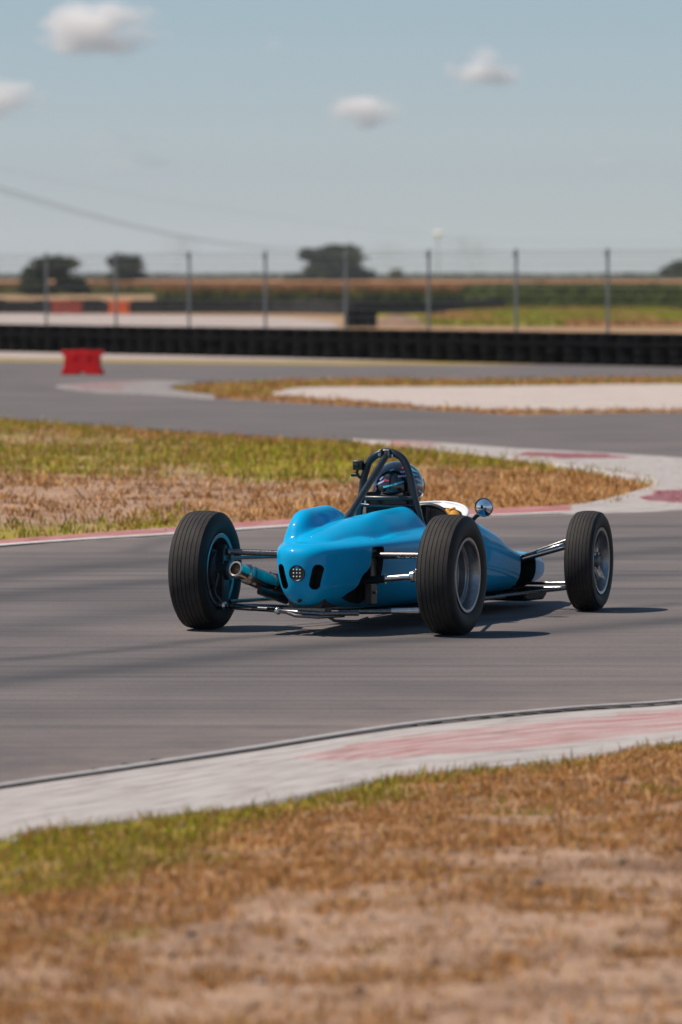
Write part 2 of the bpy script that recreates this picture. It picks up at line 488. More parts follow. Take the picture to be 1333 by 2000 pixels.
class MB:
    def __init__(s):
        s.v, s.f = [], []

    def add(s, vs, fs):
        k = len(s.v)
        s.v += [tuple(map(float, p)) for p in vs]
        s.f += [tuple(i + k for i in f) for f in fs]
        return s

    def box(s, c, d, rot=None):
        c = Vector(c)
        vs = []
        for i in range(8):
            p = Vector(((-.5, .5)[i & 1] * d[0], (-.5, .5)[i >> 1 & 1] * d[1], (-.5, .5)[i >> 2 & 1] * d[2]))
            if rot is not None:
                p = rot @ p
            vs.append(c + p)
        return s.add(vs, [(0, 2, 3, 1), (4, 5, 7, 6), (0, 1, 5, 4), (2, 6, 7, 3), (0, 4, 6, 2), (1, 3, 7, 5)])

    def tube(s, pts, r, seg=12, cap=True, flat=1.0):
        pts = [Vector(p) for p in pts]
        n = len(pts)
        rs = r if isinstance(r, (list, tuple)) else [r] * n
        t0 = (pts[1] - pts[0]).normalized()
        up = Vector((0, 0, 1)) if abs(t0.z) < 0.9 else Vector((1, 0, 0))
        a = t0.cross(up).normalized()
        vs, fs = [], []
        for i, p in enumerate(pts):
            t = (pts[min(i + 1, n - 1)] - pts[max(i - 1, 0)]).normalized()
            a = (a - t * a.dot(t)).normalized()
            b = t.cross(a)
            for k in range(seg):
                th = 2 * math.pi * k / seg
                vs.append(p + (a * math.cos(th) + b * math.sin(th) * flat) * rs[i])
        for i in range(n - 1):
            for k in range(seg):
                k2 = (k + 1) % seg
                fs.append((i * seg + k, i * seg + k2, (i + 1) * seg + k2, (i + 1) * seg + k))
        if cap:
            fs.append(tuple(range(seg - 1, -1, -1)))
            fs.append(tuple((n - 1) * seg + k for k in range(seg)))
        return s.add(vs, fs)

    def lathe(s, prof, seg=48, axis='X', c=(0, 0, 0), closed=False):
        """prof: list of (a, r) along the axis"""
        vs, fs = [], []
        n = len(prof)
        for k in range(seg):
            th = 2 * math.pi * k / seg
            for a, r in prof:
                if axis == 'X':
                    p = (a, r * math.cos(th), r * math.sin(th))
                elif axis == 'Y':
                    p = (r * math.sin(th), a, r * math.cos(th))
                else:
                    p = (r * math.cos(th), r * math.sin(th), a)
                vs.append((p[0] + c[0], p[1] + c[1], p[2] + c[2]))
        m = n if closed else n - 1
        for k in range(seg):
            k2 = (k + 1) % seg
            for i in range(m):
                j = (i + 1) % n
                fs.append((k * n + i, k2 * n + i, k2 * n + j, k * n + j))
        return s.add(vs, fs)

    def ball(s, c, r, seg=16, rings=10, scale=(1, 1, 1)):
        vs, fs = [], []
        for i in range(rings + 1):
            ph = math.pi * i / rings
            for k in range(seg):
                th = 2 * math.pi * k / seg
                vs.append((c[0] + r * scale[0] * math.sin(ph) * math.cos(th), c[1] + r * scale[1] * math.sin(ph) * math.sin(th), c[2] + r * scale[2] * math.cos(ph)))
        for i in range(rings):
            for k in range(seg):
                k2 = (k + 1) % seg
                fs.append((i * seg + k, (i + 1) * seg + k, (i + 1) * seg + k2, i * seg + k2))
        return s.add(vs, fs)

    def prism(s, poly, axis, a, b):
        """polygon in the two other axes, extruded from a to b along axis"""
        n = len(poly)
        def P(q, w):
            return {'X': (w, q[0], q[1]), 'Y': (q[0], w, q[1]), 'Z': (q[0], q[1], w)}[axis]
        vs = [P(q, a) for q in poly] + [P(q, b) for q in poly]
        fs = [tuple(range(n - 1, -1, -1)), tuple(range(n, 2 * n))]
        fs += [(i, (i + 1) % n, n + (i + 1) % n, n + i) for i in range(n)]
        return s.add(vs, fs)

    def mesh(s, name, smooth=None):
        me = bpy.data.meshes.new(name)
        me.from_pydata(s.v, [], s.f)
        bm = bmesh.new(); bm.from_mesh(me)
        bmesh.ops.remove_doubles(bm, verts=bm.verts, dist=1e-6)
        bmesh.ops.dissolve_degenerate(bm, edges=bm.edges, dist=1e-7)
        bmesh.ops.recalc_face_normals(bm, faces=bm.faces)
        bm.to_mesh(me); bm.free()
        if smooth is not None:
            me.polygons.foreach_set('use_smooth', [True] * len(me.polygons))
            if smooth < 179:
                try:
                    me.set_sharp_from_angle(angle=R(smooth))
                except Exception:
                    pass
        return me

    def build(s, name, mat, parent=None, smooth=40, bevel=0.0, mats=None):
        me = s.mesh(name, smooth)
        o = bpy.data.objects.new(name, me)
        me.materials.append(mat)
        link(o, parent)
        if bevel:
            b = o.modifiers.new('bevel', 'BEVEL'); b.width = bevel; b.segments = 2; b.limit_method = 'ANGLE'; b.angle_limit = R(40)
        return o


def from_arrays(name, verts, loops, counts, mat, parent=None, tone=None, smooth=False):
    """fast mesh from numpy arrays"""
    me = bpy.data.meshes.new(name)
    me.vertices.add(len(verts)); me.vertices.foreach_set('co', np.asarray(verts, np.float32).ravel())
    me.loops.add(len(loops)); me.loops.foreach_set('vertex_index', np.asarray(loops, np.int32))
    starts = np.concatenate([[0], np.cumsum(counts)[:-1]]).astype(np.int32)
    me.polygons.add(len(counts)); me.polygons.foreach_set('loop_start', starts)
    try:
        me.polygons.foreach_set('loop_total', np.asarray(counts, np.int32))
    except Exception:
        pass
    me.update(calc_edges=True)
    me.validate()
    if smooth:
        me.polygons.foreach_set('use_smooth', [True] * len(me.polygons))
    if tone is not None:
        a = me.color_attributes.new('tone', 'FLOAT_COLOR', 'POINT')
        t = np.concatenate([tone, np.ones((len(tone), 1))], 1).astype(np.float32)
        a.data.foreach_set('color', t.ravel())
    me.materials.append(mat)
    o = bpy.data.objects.new(name, me)
    return link(o, parent)


def attr(me, name, vals):
    a = me.attributes.new(name, 'FLOAT', 'POINT')
    a.data.foreach_set('value', np.asarray(vals, np.float32))


def copy_tree(o, parent=None):
    c = o.copy()
    col.objects.link(c)
    c.parent = parent
    for ch in [x for x in o.children]:
        copy_tree(ch, c)
    return c


# ================================================================== THE PLACE
# ---- outlines of the tracks on the ground
near_edge = [(-14.2, -0.1), (-6.4, 11.8)] + [at(*p) for p in ((0, 1545), (250, 1508), (500, 1470), (800, 1424), (1100, 1394), (1333, 1378))] \
            + [(3.3, 26.6), (6.2, 31.8), (8.8, 38), (10.4, 45), (10.9, 52), (10.6, 60), (10.8, 70)]
far_edge = [(13.2, 80), (14.0, 96), (12.4, 105.4)] + [at(*p) for p in ((1333, 714), (1077, 712), (667, 713), (300, 709), (0, 706))] + [(-14, 125.6), (-40, 140)]
infield_up = [(-45, 93), (-25, 88), (-12, 82), (-7, 77)] + [at(*p) for p in ((0, 817), (250, 834.5), (400, 846), (667, 860), (767, 866), (887, 877), (997, 889), (1092, 900), (1190, 913))]
infield_tip = [at(*p) for p in ((1290, 925), (1340, 947), (1320, 970), (1240, 990))]
infield_low = [at(*p) for p in ((1160, 995), (1092, 999), (1000, 1003), (850, 1010), (600, 1023), (330, 1042), (0, 1065))] + [(-6.2, 32.3), (-14, 21.6), (-25, 6)]
infield_poly = infield_up + infield_tip + infield_low
island_poly = [at(*p) for p in ((330, 760), (370, 772), (450, 780), (550, 786), (667, 792), (817, 800), (1017, 811), (1117, 808), (1333, 806))] \
            + [(8.5, 76.5), (10.5, 84), (9.5, 96)] + [at(*p) for p in ((1333, 737), (967, 742), (667, 741), (500, 744), (400, 750), (345, 755))]
asphalt_outer = [(-30, -25)] + [(-20, -9)] + near_edge + far_edge + [(-45, 142)] + infield_up + infield_tip + infield_low + [(-38, -14)]
kerb_in = spline([at(*p, .052) for p in ((-700, 1790), (-400, 1716), (0, 1635), (130, 1612), (300, 1591), (480, 1570), (640, 1541), (800, 1511), (1000, 1489), (1150, 1474), (1333, 1446), (1700, 1400), (2100, 1360))], 60)


def near_grass_y(x):
    """depth of the grass edge of the near kerb at x"""
    return np.interp(x, kerb_in[:, 0], kerb_in[:, 1])


def lush_at(x, y):
    """how green the turf is: greener along the kerbs"""
    x = np.asarray(x, float); y = np.asarray(y, float)
    l = np.full(x.shape, 0.10)
    fg = y < 24
    d = near_grass_y(x) - y
    f = 0.66 * np.exp(-np.maximum(d, 0) / 0.38) + 0.33 * smooth01(0.1, -0.8, x) * smooth01(2.9, 1.6, d) + 0.03 + 0.70 * (fbm(x * 1.3, y * .9, 15) - .5)
    l = np.where(fg, f, l)
    inf = (y > 30) & (y < 95)
    d2 = dist_poly(infield_up, x, y)
    d1 = dist_poly(infield_low, x, y)
    dt = dist_poly(infield_up[-4:] + infield_tip + infield_low[:4], x, y)
    f = 0.50 * smooth01(8.6, 5.4, d2) * smooth01(2.2, -0.6, x) + 0.24 * smooth01(4, 1.2, d2) * smooth01(-1, 2, x) + 0.62 * smooth01(2.2, 0.9, d1) * smooth01(-0.4, -1.3, x) + 0.0 + 0.30 * smooth01(1.0, 0.2, dt)
    f = f + 0.85 * (fbm(x * 0.45, y * 0.11, 5) - 0.5)
    l = np.where(inf, f, l)
    isl = inside(island_poly, x, y)
    l = np.where(isl, np.where(y > 86, 0.30, 0.10) + .25 * (fbm(x * .5, y * .3, 25) - .5), l)
    l = np.where((y > 110) & (y < 142), 0.44, l)
    far = y > 142
    right = (x > 0.004 * y + 0.3)
    l = np.where(far & right, 0.28 + 0.3 * smooth01(250, 215, y) * 0 + 0.25 * smooth01(212, 235, y), l)
    l = np.where(far & ~right, 0.30, l)
    return l


def straw_at(x, y):
    x = np.asarray(x, float); y = np.asarray(y, float)
    s = np.full(x.shape, 0.25)
    d = near_grass_y(x) - y
    fg = 0.50 * np.exp(-np.maximum(d, 0) / 2.0) + 0.04 + .42 * (fbm(x * 1.1 + 4, y * .7, 18) - .5)
    s = np.where(y < 24, fg, s)
    dt = dist_poly(infield_up[-6:] + infield_tip + infield_low[:3], x, y)
    s = np.where((y > 30) & (y < 95), 0.08 + 0.45 * smooth01(3.5, 1.0, dt) + 0.35 * (fbm(x * 0.35 + 9, y * 0.13, 8) - 0.5), s)
    s = np.where(inside(island_poly, x, y), 0.32, s)
    return s


def ground_z(x, y):
    x = np.asarray(x, float); y = np.asarray(y, float)
    z = np.full(x.shape, -0.007)
    d = near_grass_y(x) - y
    fg = (y < 24) & (x > -6) & (x < 8)
    zz = -0.035 + 0.080 * smooth01(-0.06, 0.05, d) + (0.06 * (fbm(x * 1.3, y * 1.3, 3) - 0.5) + 0.035 * (fbm(x * 5, y * 5, 4) - 0.5)) * smooth01(0, 0.3, d) + 0.03 * smooth01(0.3, 4, d)
    z = np.where(fg & (d > 0), zz, z)
    isin = inside(infield_poly, x, y)
    di = dist_poly(infield_poly, x, y, True)
    zi = -0.02 + 0.10 * smooth01(0.1, 3.0, di) + 0.12 * (fbm(x * 0.4, y * 0.4, 6) - 0.5) * smooth01(0.3, 2, di) + 0.03 * (fbm(x * 2, y * 2, 7) - 0.5) * smooth01(0.2, 1, di)
    z = np.where(isin & (y > 24), zi, z)
    isl = inside(island_poly, x, y)
    dl = dist_poly(island_poly, x, y, True)
    z = np.where(isl, -0.007 + 0.008 * smooth01(0.0, 2.0, dl), z)
    z = np.where(y > 150, -0.007 - 0.03 * fbm(x * 0.05, y * 0.03, 9), z)
    return z


# ---- the ground, one sheet to the horizon
def geo(a, b, n):
    return list(a * (b / a) ** (np.arange(1, n + 1) / n))


xs = np.array(sorted([-v for v in geo(14, 7000, 34)] + list(np.arange(-14, -5, 0.5)) + list(np.arange(-5, 5.01, 0.08)) + list(np.arange(5.5, 14.1, 0.5)) + geo(14, 7000, 34)))
ys = np.array([-7000, -2500, -900, -300, -100] + list(np.arange(-60, 10, 5.0)) + list(np.arange(10, 25, 0.08)) + list(np.arange(25, 36, 0.6)) + list(np.arange(36, 74, 0.35)) + list(np.arange(74, 150, 1.5)) + list(np.arange(150, 700, 12.0)) + geo(700, 9000, 24))
GX, GY = np.meshgrid(xs, ys)
gx, gy = GX.ravel(), GY.ravel()
gz = ground_z(gx, gy)
nx, ny = len(xs), len(ys)
ii = np.arange((ny - 1) * (nx - 1))
r_, c_ = ii // (nx - 1), ii % (nx - 1)
q0 = r_ * nx + c_
loops = np.stack([q0, q0 + 1, q0 + nx + 1, q0 + nx], 1).ravel()
ground = from_arrays('ground', np.stack([gx, gy, gz], 1), loops, np.full(len(ii), 4), M['ground'], smooth=True)
attr(ground.data, 'lush', lush_at(gx, gy))
attr(ground.data, 'straw', straw_at(gx, gy))
tag(ground, 'dry sandy ground with patches of brown and green grass', kind='structure')


def fill_sheet(name, outer, holes, z, mat, step=None, label=None):
    bm = bmesh.new()
    edges = []
    for loop in [outer] + holes:
        vs = [bm.verts.new((p[0], p[1], z)) for p in loop]
        for i in range(len(vs)):
            edges.append(bm.edges.new((vs[i], vs[(i + 1) % len(vs)])))
    bmesh.ops.triangle_fill(bm, edges=edges, use_beauty=True, use_dissolve=False)
    for f in bm.faces:
        if f.normal.z < 0:
            f.normal_flip()
    if step:
        for _ in range(step):
            long = [e for e in bm.edges if e.calc_length() > 1.2 and all(-9 < v.co.x < 9 and 12 < v.co.y < 60 for v in e.verts)]
            if not long:
                break
            bmesh.ops.subdivide_edges(bm, edges=long, cuts=1, use_grid_fill=True)
        bmesh.ops.triangulate(bm, faces=bm.faces)
    me = bpy.data.meshes.new(name)
    bm.to_mesh(me); bm.free()
    me.materials.append(mat)
    o = bpy.data.objects.new(name, me)
    link(o)
    tag(o, label, kind='structure')
    return o


track = fill_sheet('race_track', asphalt_outer, [island_poly], 0.0, M['asphalt'], None, 'grey asphalt race track winding through the infield')
# visible stretch of the racing surface as a finer sheet that carries the rubber lines
def rubber_at(x, y):
    f = np.zeros(x.shape)
    bands = [([at(-300, 1362), at(0, 1332), at(330, 1297), at(640, 1263), at(1000, 1240), at(1333, 1214), at(1700, 1190)], 0.24, 0.9),
             ([at(-300, 1205), at(0, 1165), at(330, 1137), at(640, 1118), at(1000, 1098), at(1333, 1075)], 0.30, 0.8),
             ([at(-300, 1165), at(0, 1128), at(250, 1102), at(640, 1086), at(1000, 1066), at(1333, 1050)], 0.28, 0.75),
             ([at(0, 1292), at(250, 1270), at(430, 1250), at(800, 1225), at(1333, 1180)], 0.11, 0.8),
             ([at(0, 1235), at(330, 1190), at(640, 1165), at(1000, 1140), at(1333, 1120)], 0.34, 0.6),
             ([at(255, 1080), at(330, 1055), at(420, 1035)], 0.10, 0.6)]
    for pts, w, a in bands:
        pl = [tuple(p) for p in spline(pts, 24)]
        f = np.maximum(f, a * np.exp(-(dist_poly(pl, x, y) / w) ** 2))
    return f


def grid_sheet(name, x0, x1, y0, y1, st, z, mat, keep):
    X, Y = np.meshgrid(np.arange(x0, x1, st), np.arange(y0, y1, st))
    h, w = X.shape
    x, y = X.ravel(), Y.ravel()
    i = np.arange((h - 1) * (w - 1)); rr, cc = i // (w - 1), i % (w - 1)
    q = rr * w + cc
    cx, cy = x[q] + st / 2, y[q] + st / 2
    k = keep(cx, cy)
    q = q[k]
    lp = np.stack([q, q + 1, q + w + 1, q + w], 1)
    used, inv = np.unique(lp.ravel(), return_inverse=True)
    return from_arrays(name, np.stack([x[used], y[used], np.full(len(used), z)], 1), inv, np.full(len(q), 4), mat)


def keep_asphalt(x, y):
    a = inside(asphalt_outer, x, y)
    d = dist_poly(near_edge, x, y)
    d2 = dist_poly(infield_low, x, y)
    return a & (d > 0.12) & (d2 > 0.12)


line_sheet = grid_sheet('racing_line', -6, 9, 15, 50, 0.1, 0.004, M['asphalt'], keep_asphalt)
co = np.empty(len(line_sheet.data.vertices) * 3, np.float32); line_sheet.data.vertices.foreach_get('co', co); co = co.reshape(-1, 3)
attr(line_sheet.data, 'rubber', rubber_at(co[:, 0], co[:, 1]))
attr(line_sheet.data, 'dust', .55 * np.exp(-dist_poly(near_edge, co[:, 0], co[:, 1]) / .5) + .55 * np.exp(-dist_poly(infield_low, co[:, 0], co[:, 1]) / .6))
tag(line_sheet, 'asphalt racing line with dark rubber streaks under the blue car', kind='structure')


# ---- gravel trap on the far island, strip in front of the tyre wall, pale service road
grav = [at(*p) for p in ((522, 766), (550, 774), (667, 782.5), (790, 791), (917, 798.5), (1067, 801), (1333, 800))] + [(8.0, 78), (9.0, 86), (8.4, 94)] \
     + [at(*p) for p in ((1333, 751), (1092, 754), (867, 756), (667, 756), (575, 759))]
grav = [tuple(p) for p in spline(grav + [grav[0]], 90)][:-1]
grav = [(x + 0.25 * (vnoise(x * 1.2, y * 0.7, 2) - 0.5), y + 0.8 * (vnoise(x * 0.9, y * 0.8, 3) - 0.5)) for x, y in grav]
fill_sheet('gravel_trap', grav, [], 0.009, M['gravel'], None, 'pale gravel trap on the island between the far tracks')
strip = [at(*p) for p in ((-400, 700), (0, 700), (300, 703), (667, 706), (900, 706.5), (1000, 705.5))] + [at(*p) for p in ((1000, 703), (667, 699), (300, 692), (0, 687), (-400, 682))]
fill_sheet('gravel_verge', strip, [], 0.005, M['service'], None, 'thin strip of pale gravel along the foot of the tyre wall')
road = [at(*p) for p in ((-900, 650), (0, 650), (400, 651), (600, 648), (668, 638), (650, 628), (560, 620), (300, 615), (0, 612), (-900, 611))]
fill_sheet('service_road', road, [], 0.006, M['service'], None, 'pale service road behind the fence')


# ---- kerbs
def kerb(name, pairs, n, prof, reds, label):
    """strip between two lines on the ground; prof: (t, z) from the track side to the grass side"""
    O = spline([p[0] for p in pairs], n)
    I = spline([p[1] for p in pairs], n)
    m = len(prof)
    T = np.array([p[0] for p in prof]); Z = np.array([p[1] for p in prof])
    V = O[:, None, :] * (1 - T)[None, :, None] + I[:, None, :] * T[None, :, None]
    vx, vy = V[..., 0].ravel(), V[..., 1].ravel()
    vz = np.tile(Z, n)
    i = np.arange((n - 1) * (m - 1)); rr, cc = i // (m - 1), i % (m - 1)
    q = rr * m + cc
    lp = np.stack([q, q + 1, q + m + 1, q + m], 1).ravel()
    o = from_arrays(name, np.stack([vx, vy, vz], 1), lp, np.full(len(i), 4), M['kerb'], smooth=True)
    bm = bmesh.new(); bm.from_mesh(o.data); bmesh.ops.recalc_face_normals(bm, faces=bm.faces)
    if sum(f.normal.z for f in bm.faces) < 0:
        bmesh.ops.reverse_faces(bm, faces=bm.faces)
    bm.to_mesh(o.data); bm.free()
    me = o.data
    pv = np.zeros(len(vx))
    for poly, a in reds:
        j = 0.10 * (vnoise(vx * 3, vy * 3, 21) - 0.5)
        pv = np.maximum(pv, a * inside([at(*p) for p in poly], vx + j, vy + j))
    attr(me, 'paint', pv)
    s = np.concatenate([[0], np.cumsum(np.hypot(*(np.diff(O, axis=0).T)))])
    W = np.hypot(*(O - I).T)
    uv = me.uv_layers.new(name='UVMap')
    li = np.empty(len(me.loops), np.int32); me.loops.foreach_get('vertex_index', li)
    U = np.repeat(s, m); Vv = np.tile(T, n) * np.repeat(W, m)
    uv.data.foreach_set('uv', np.stack([U[li], Vv[li]], 1).astype(np.float32).ravel())
    tag(o, label, kind='structure')
    return o


def pr(*l):
    return [(at(*a), at(*b)) for a, b in l]


def pr_up(*l):
    return [(at(*a), at(*b, .05)) for a, b in l]


prof_near = [(-0.02, -0.02), (-0.002, 0.005), (0.02, 0.007)] + [(0.05 + 0.9 * k / 16, 0.009 + 0.032 * k / 16) for k in range(17)] + [(0.99, 0.040), (1.03, -0.05)]
kerb('near_kerb', pr_up(((-700, 1672), (-700, 1790)), ((-400, 1610), (-400, 1716)), ((0, 1545), (0, 1635)), ((250, 1508), (250, 1598)), ((500, 1470), (500, 1566)), ((800, 1424), (800, 1511)),
     ((1100, 1394), (1100, 1480)), ((1333, 1378), (1333, 1446)), ((1700, 1340), (1700, 1400)), ((2100, 1305), (2100, 1360))), 420, prof_near,
     [([(575, 1486), (700, 1462), (850, 1438), (1100, 1413), (1333, 1390), (1700, 1350), (2100, 1315), (2100, 1350), (1700, 1394), (1333, 1440), (1100, 1470), (900, 1488), (760, 1497), (640, 1497)], 0.62)],
     'near worn white kerb with faded red paint along the foreground grass')
ring = pr(((-1500, 1248), (-1500, 1230)), ((-500, 1118), (-500, 1107)), ((0, 1070), (0, 1061)), ((330, 1048), (330, 1036)), ((600, 1030), (600, 1017)), ((850, 1016), (850, 1003)), ((1000, 1010), (1000, 997)),
          ((1100, 1006), (1100, 992)), ((1200, 1003), (1160, 985)), ((1333, 997), (1217, 970)), ((1480, 978), (1262, 957)), ((1530, 945), (1276, 947)), ((1480, 912), (1255, 937)),
          ((1333, 895), (1190, 927)), ((1167, 885), (1092, 910)), ((1017, 877), (997, 897)), ((867, 866), (887, 884)), ((767, 861.5), (767, 869)), ((690, 859.9), (690, 860.4)))
prof_ring = [(-0.02, -0.02), (0.0, 0.006)] + [(0.01 + 0.98 * k / 20, 0.008 + 0.014 * k / 20) for k in range(21)] + [(1.03, -0.06)]
kerb('infield_kerb', ring, 900, prof_ring,
     [([(-1500, 1242), (-500, 1113.5), (0, 1066), (330, 1043.5), (600, 1025), (850, 1012), (1000, 1006), (1110, 1000.5), (1100, 985), (600, 1005), (0, 1050), (-1500, 1200)], 0.85),
      ([(1255, 975), (1290, 962), (1400, 958), (1480, 970), (1400, 986), (1333, 986), (1262, 982)], 1.0),
      ([(1010, 893), (1025, 884), (1190, 888), (1235, 896), (1110, 899)], 1.0),
      ([(760, 870), (768, 862), (860, 868), (850, 874)], 0.8)],
     'red and white kerb curling round the tip of the grass infield')
kerb('island_kerb', pr(((400, 748), (404, 750.5)), ((300, 744), (352, 755)), ((190, 748), (340, 758)), ((110, 755), (334, 760.5)), ((190, 766), (338, 763)), ((300, 771), (352, 768)), ((420, 780), (420, 777))), 300,
     [(-0.02, -0.02), (0.0, 0.012)] + [(0.01 + 0.98 * k / 12, 0.014 + 0.03 * k / 12) for k in range(13)] + [(1.03, -0.05)],
     [([(150, 762), (130, 750), (230, 745), (300, 750), (240, 756), (240, 766)], 0.55)], 'faded white and pink kerb at the tip of the far gravel island').data.materials[0] = M['kerb_old']


# thin painted line and joint along the near kerb
def ribbon(name, pts, w, z, mat, label):
    P = spline(pts, 160)
    T = np.gradient(P, axis=0); T /= np.hypot(T[:, 0], T[:, 1])[:, None]
    Nn = np.stack([-T[:, 1], T[:, 0]], 1)
    A, B = P + Nn * w / 2, P - Nn * w / 2
    mb = MB()
    vs = [(a[0], a[1], z) for a in A] + [(b[0], b[1], z) for b in B]
    n = len(P)
    mb.add(vs, [(i, i + 1, n + i + 1, n + i) for i in range(n - 1)])
    o = mb.build(name, mat, None, None)
    tag(o, label, kind='structure')
    return o


ribbon('kerb_joint', [at(px, py - 2) for px, py in ((-400, 1608), (0, 1543), (250, 1506), (500, 1468), (800, 1422), (1100, 1392), (1333, 1376), (1700, 1338))], 0.034, 0.009, M['joint'], 'dark joint between the asphalt and the near kerb')
ribbon('asphalt_edge', [at(px, py - 9) for px, py in ((-400, 1610), (0, 1545), (250, 1508), (500, 1470), (800, 1424), (1100, 1394), (1333, 1378), (1700, 1340))], 0.06, 0.007, M['edge'], 'light grey edge strip along the near side of the asphalt')
ribbon('edge_line', [at(px, py) for px, py in ((-1500, 1245), (-500, 1117), (0, 1068.5), (330, 1046.5), (600, 1028.5), (850, 1014.5), (1000, 1008.5), (1100, 1004.5))], 0.11, 0.016, M['line'], 'thin white edge line beside the red infield kerb')


# ================================================================== THE CAR
TH = R(20.7)
car = empty('race_car', (-0.068, 28.45, 0.004), -TH)
tag(car, 'blue open-wheel single-seat racing car with black roll hoop seen from behind', 'race car')

YS = [-.425, -.38, -.33, -.20, 0.0, .30, .60, .85, 1.1, 1.45, 1.75, 2.0, 2.2, 2.5, 2.75, 2.95, 3.02]
W_ = [.105, .125, .142, .192, .248, .282, .300, .308, .312, .312, .305, .296, .288, .262, .215, .15, .12]
ZT = [.455, .458, .460, .466, .476, .486, .494, .500, .508, .532, .470, .372, .322, .300, .272, .235, .215]
ZB = [.175, .160, .150, .135, .120, .105, .095, .090, .085, .085, .085, .085, .085, .090, .100, .115, .130]
ZC = [.375, .385, .390, .40, .405, .405, .40, .40, .40, .40, .365, .305, .262, .235, .205, .18, .175]
NU = [2.6, 2.7, 2.8, 3.0, 3.0, 2.9, 2.8, 2.8, 2.8, 2.6, 2.5, 2.6, 3.2, 3.2, 2.8, 2.4, 2.2]
NL = [2.3, 2.35, 2.4, 2.5, 2.7, 2.9, 3, 3, 3, 3, 3, 3, 3.2, 3.2, 2.8, 2.5, 2.4]


def pch(xq, x, y):
    """smooth monotone-ish interpolation"""
    x = np.array(x); y = np.array(y)
    h = np.diff(x); d = np.diff(y) / h
    mm = np.zeros(len(x)); mm[0], mm[-1] = d[0], d[-1]
    for i in range(1, len(x) - 1):
        mm[i] = 0 if d[i - 1] * d[i] <= 0 else 3 * (h[i - 1] + h[i]) / ((2 * h[i] + h[i - 1]) / d[i - 1] + (h[i] + 2 * h[i - 1]) / d[i])
    i = np.clip(np.searchsorted(x, xq) - 1, 0, len(x) - 2)
    t = (xq - x[i]) / h[i]
    return (2 * t ** 3 - 3 * t ** 2 + 1) * y[i] + (t ** 3 - 2 * t ** 2 + t) * h[i] * mm[i] + (-2 * t ** 3 + 3 * t ** 2) * y[i + 1] + (t ** 3 - t ** 2) * h[i] * mm[i + 1]


def s01(a, b, x):
    t = min(1, max(0, (x - a) / (b - a)))
    return t * t * (3 - 2 * t)


def rnd01(a, b, x):
    t = min(1, max(0, (x - a) / (b - a)))
    return math.sqrt(max(0, 1 - (1 - t) ** 2))


def bumps(x, y):
    z = 0.0
    # centre spine of the engine cover, rising towards the roll hoop
    cx = .005 + .045 * s01(-.1, .4, y)
    q = 1 - (abs(x - cx) / (.112 + .05 * s01(-.1, .5, y))) ** 2.3 - (max(0, -.08 - y) / .19) ** 2.3
    z1 = (0.034 + 0.050 * s01(-.22, .42, y)) * max(0, q) ** .85 * (1 - s01(.80, 1.0, y))
    # tall rounded bulge left of the spine
    q = 1 - (abs(x + .138) / .088) ** 2.4 - (max(0, .05 - y) / .185) ** 2.3
    z2 = .138 * max(0, q) ** .62 * (1 - s01(.30, .80, y))
    z = math.log(math.exp(z1 * 80) + math.exp(z2 * 80) - 1) / 80
    # broad hump ahead on the right, beside the hoop leg
    e = s01(.20, .42, y) * (1 - s01(.78, .95, y))
    z += 0.034 * e * math.exp(-(abs(x - .15) / .075) ** 3)
    # soft hollow between spine and shoulder
    z -= 0.020 * math.exp(-((x - .175) / .05) ** 2) * s01(.05, .3, y) * (1 - s01(.6, .8, y))
    return z


def body_loft(y0, y1, ny_, nth, cap0, cap1):
    rows = []
    ysl = []
    for k in range(ny_):
        u = k / (ny_ - 1)
        ysl.append(y0 + (y1 - y0) * u)
    if cap0:   # extra rows for the rounded tail
        ysl = [y0 + 0.12 * (1 - math.cos(math.pi / 2 * k / 14)) for k in range(14)] + [y for y in ysl if y > y0 + 0.121]
    if cap1:
        ysl = [y for y in ysl if y < y1 - 0.241] + [y1 - 0.24 * (1 - math.sin(math.pi / 2 * k / 16)) for k in range(1, 17)]
    for y in ysl:
        w, zt, zb, zc, nu, nl = (float(pch(np.array(y), YS, q)) for q in (W_, ZT, ZB, ZC, NU, NL))
        s = 1.0
        if cap0 and y < y0 + 0.12:
            u = (y - y0) / 0.12
            s = max(1e-5, (1 - (1 - u) ** 2.6)) ** (1 / 2.6)
        if cap1 and y > y1 - 0.24:
            u = (y1 - y) / 0.24
            s = max(1e-5, (1 - (1 - u) ** 2.2)) ** (1 / 2.2)
        row = []
        for k in range(nth):
            th = 2 * math.pi * k / nth
            c, sn = math.cos(th), math.sin(th)
            n = nu if sn >= 0 else nl
            x = w * math.copysign(abs(c) ** (2 / n), c)
            dz = (zt - zc) if sn >= 0 else (zc - zb)
            z = zc + dz * math.copysign(abs(sn) ** (2 / n), sn)
            x *= s; z = zc + (z - zc) * s
            if sn > 0:
                z += bumps(x, y) * min(1, abs(sn) ** (2 / n) * s * 1.15) ** 2
            row.append((x, y, z))
        rows.append(row)
    mb = MB()
    vs = [p for r in rows for p in r]
    m = nth
    fs = [(i * m + k, i * m + (k + 1) % m, (i + 1) * m + (k + 1) % m, (i + 1) * m + k) for i in range(len(rows) - 1) for k in range(m)]
    fs.append(tuple(range(m - 1, -1, -1)))
    fs.append(tuple((len(rows) - 1) * m + k for k in range(m)))
    mb.add(vs, fs)
    return mb


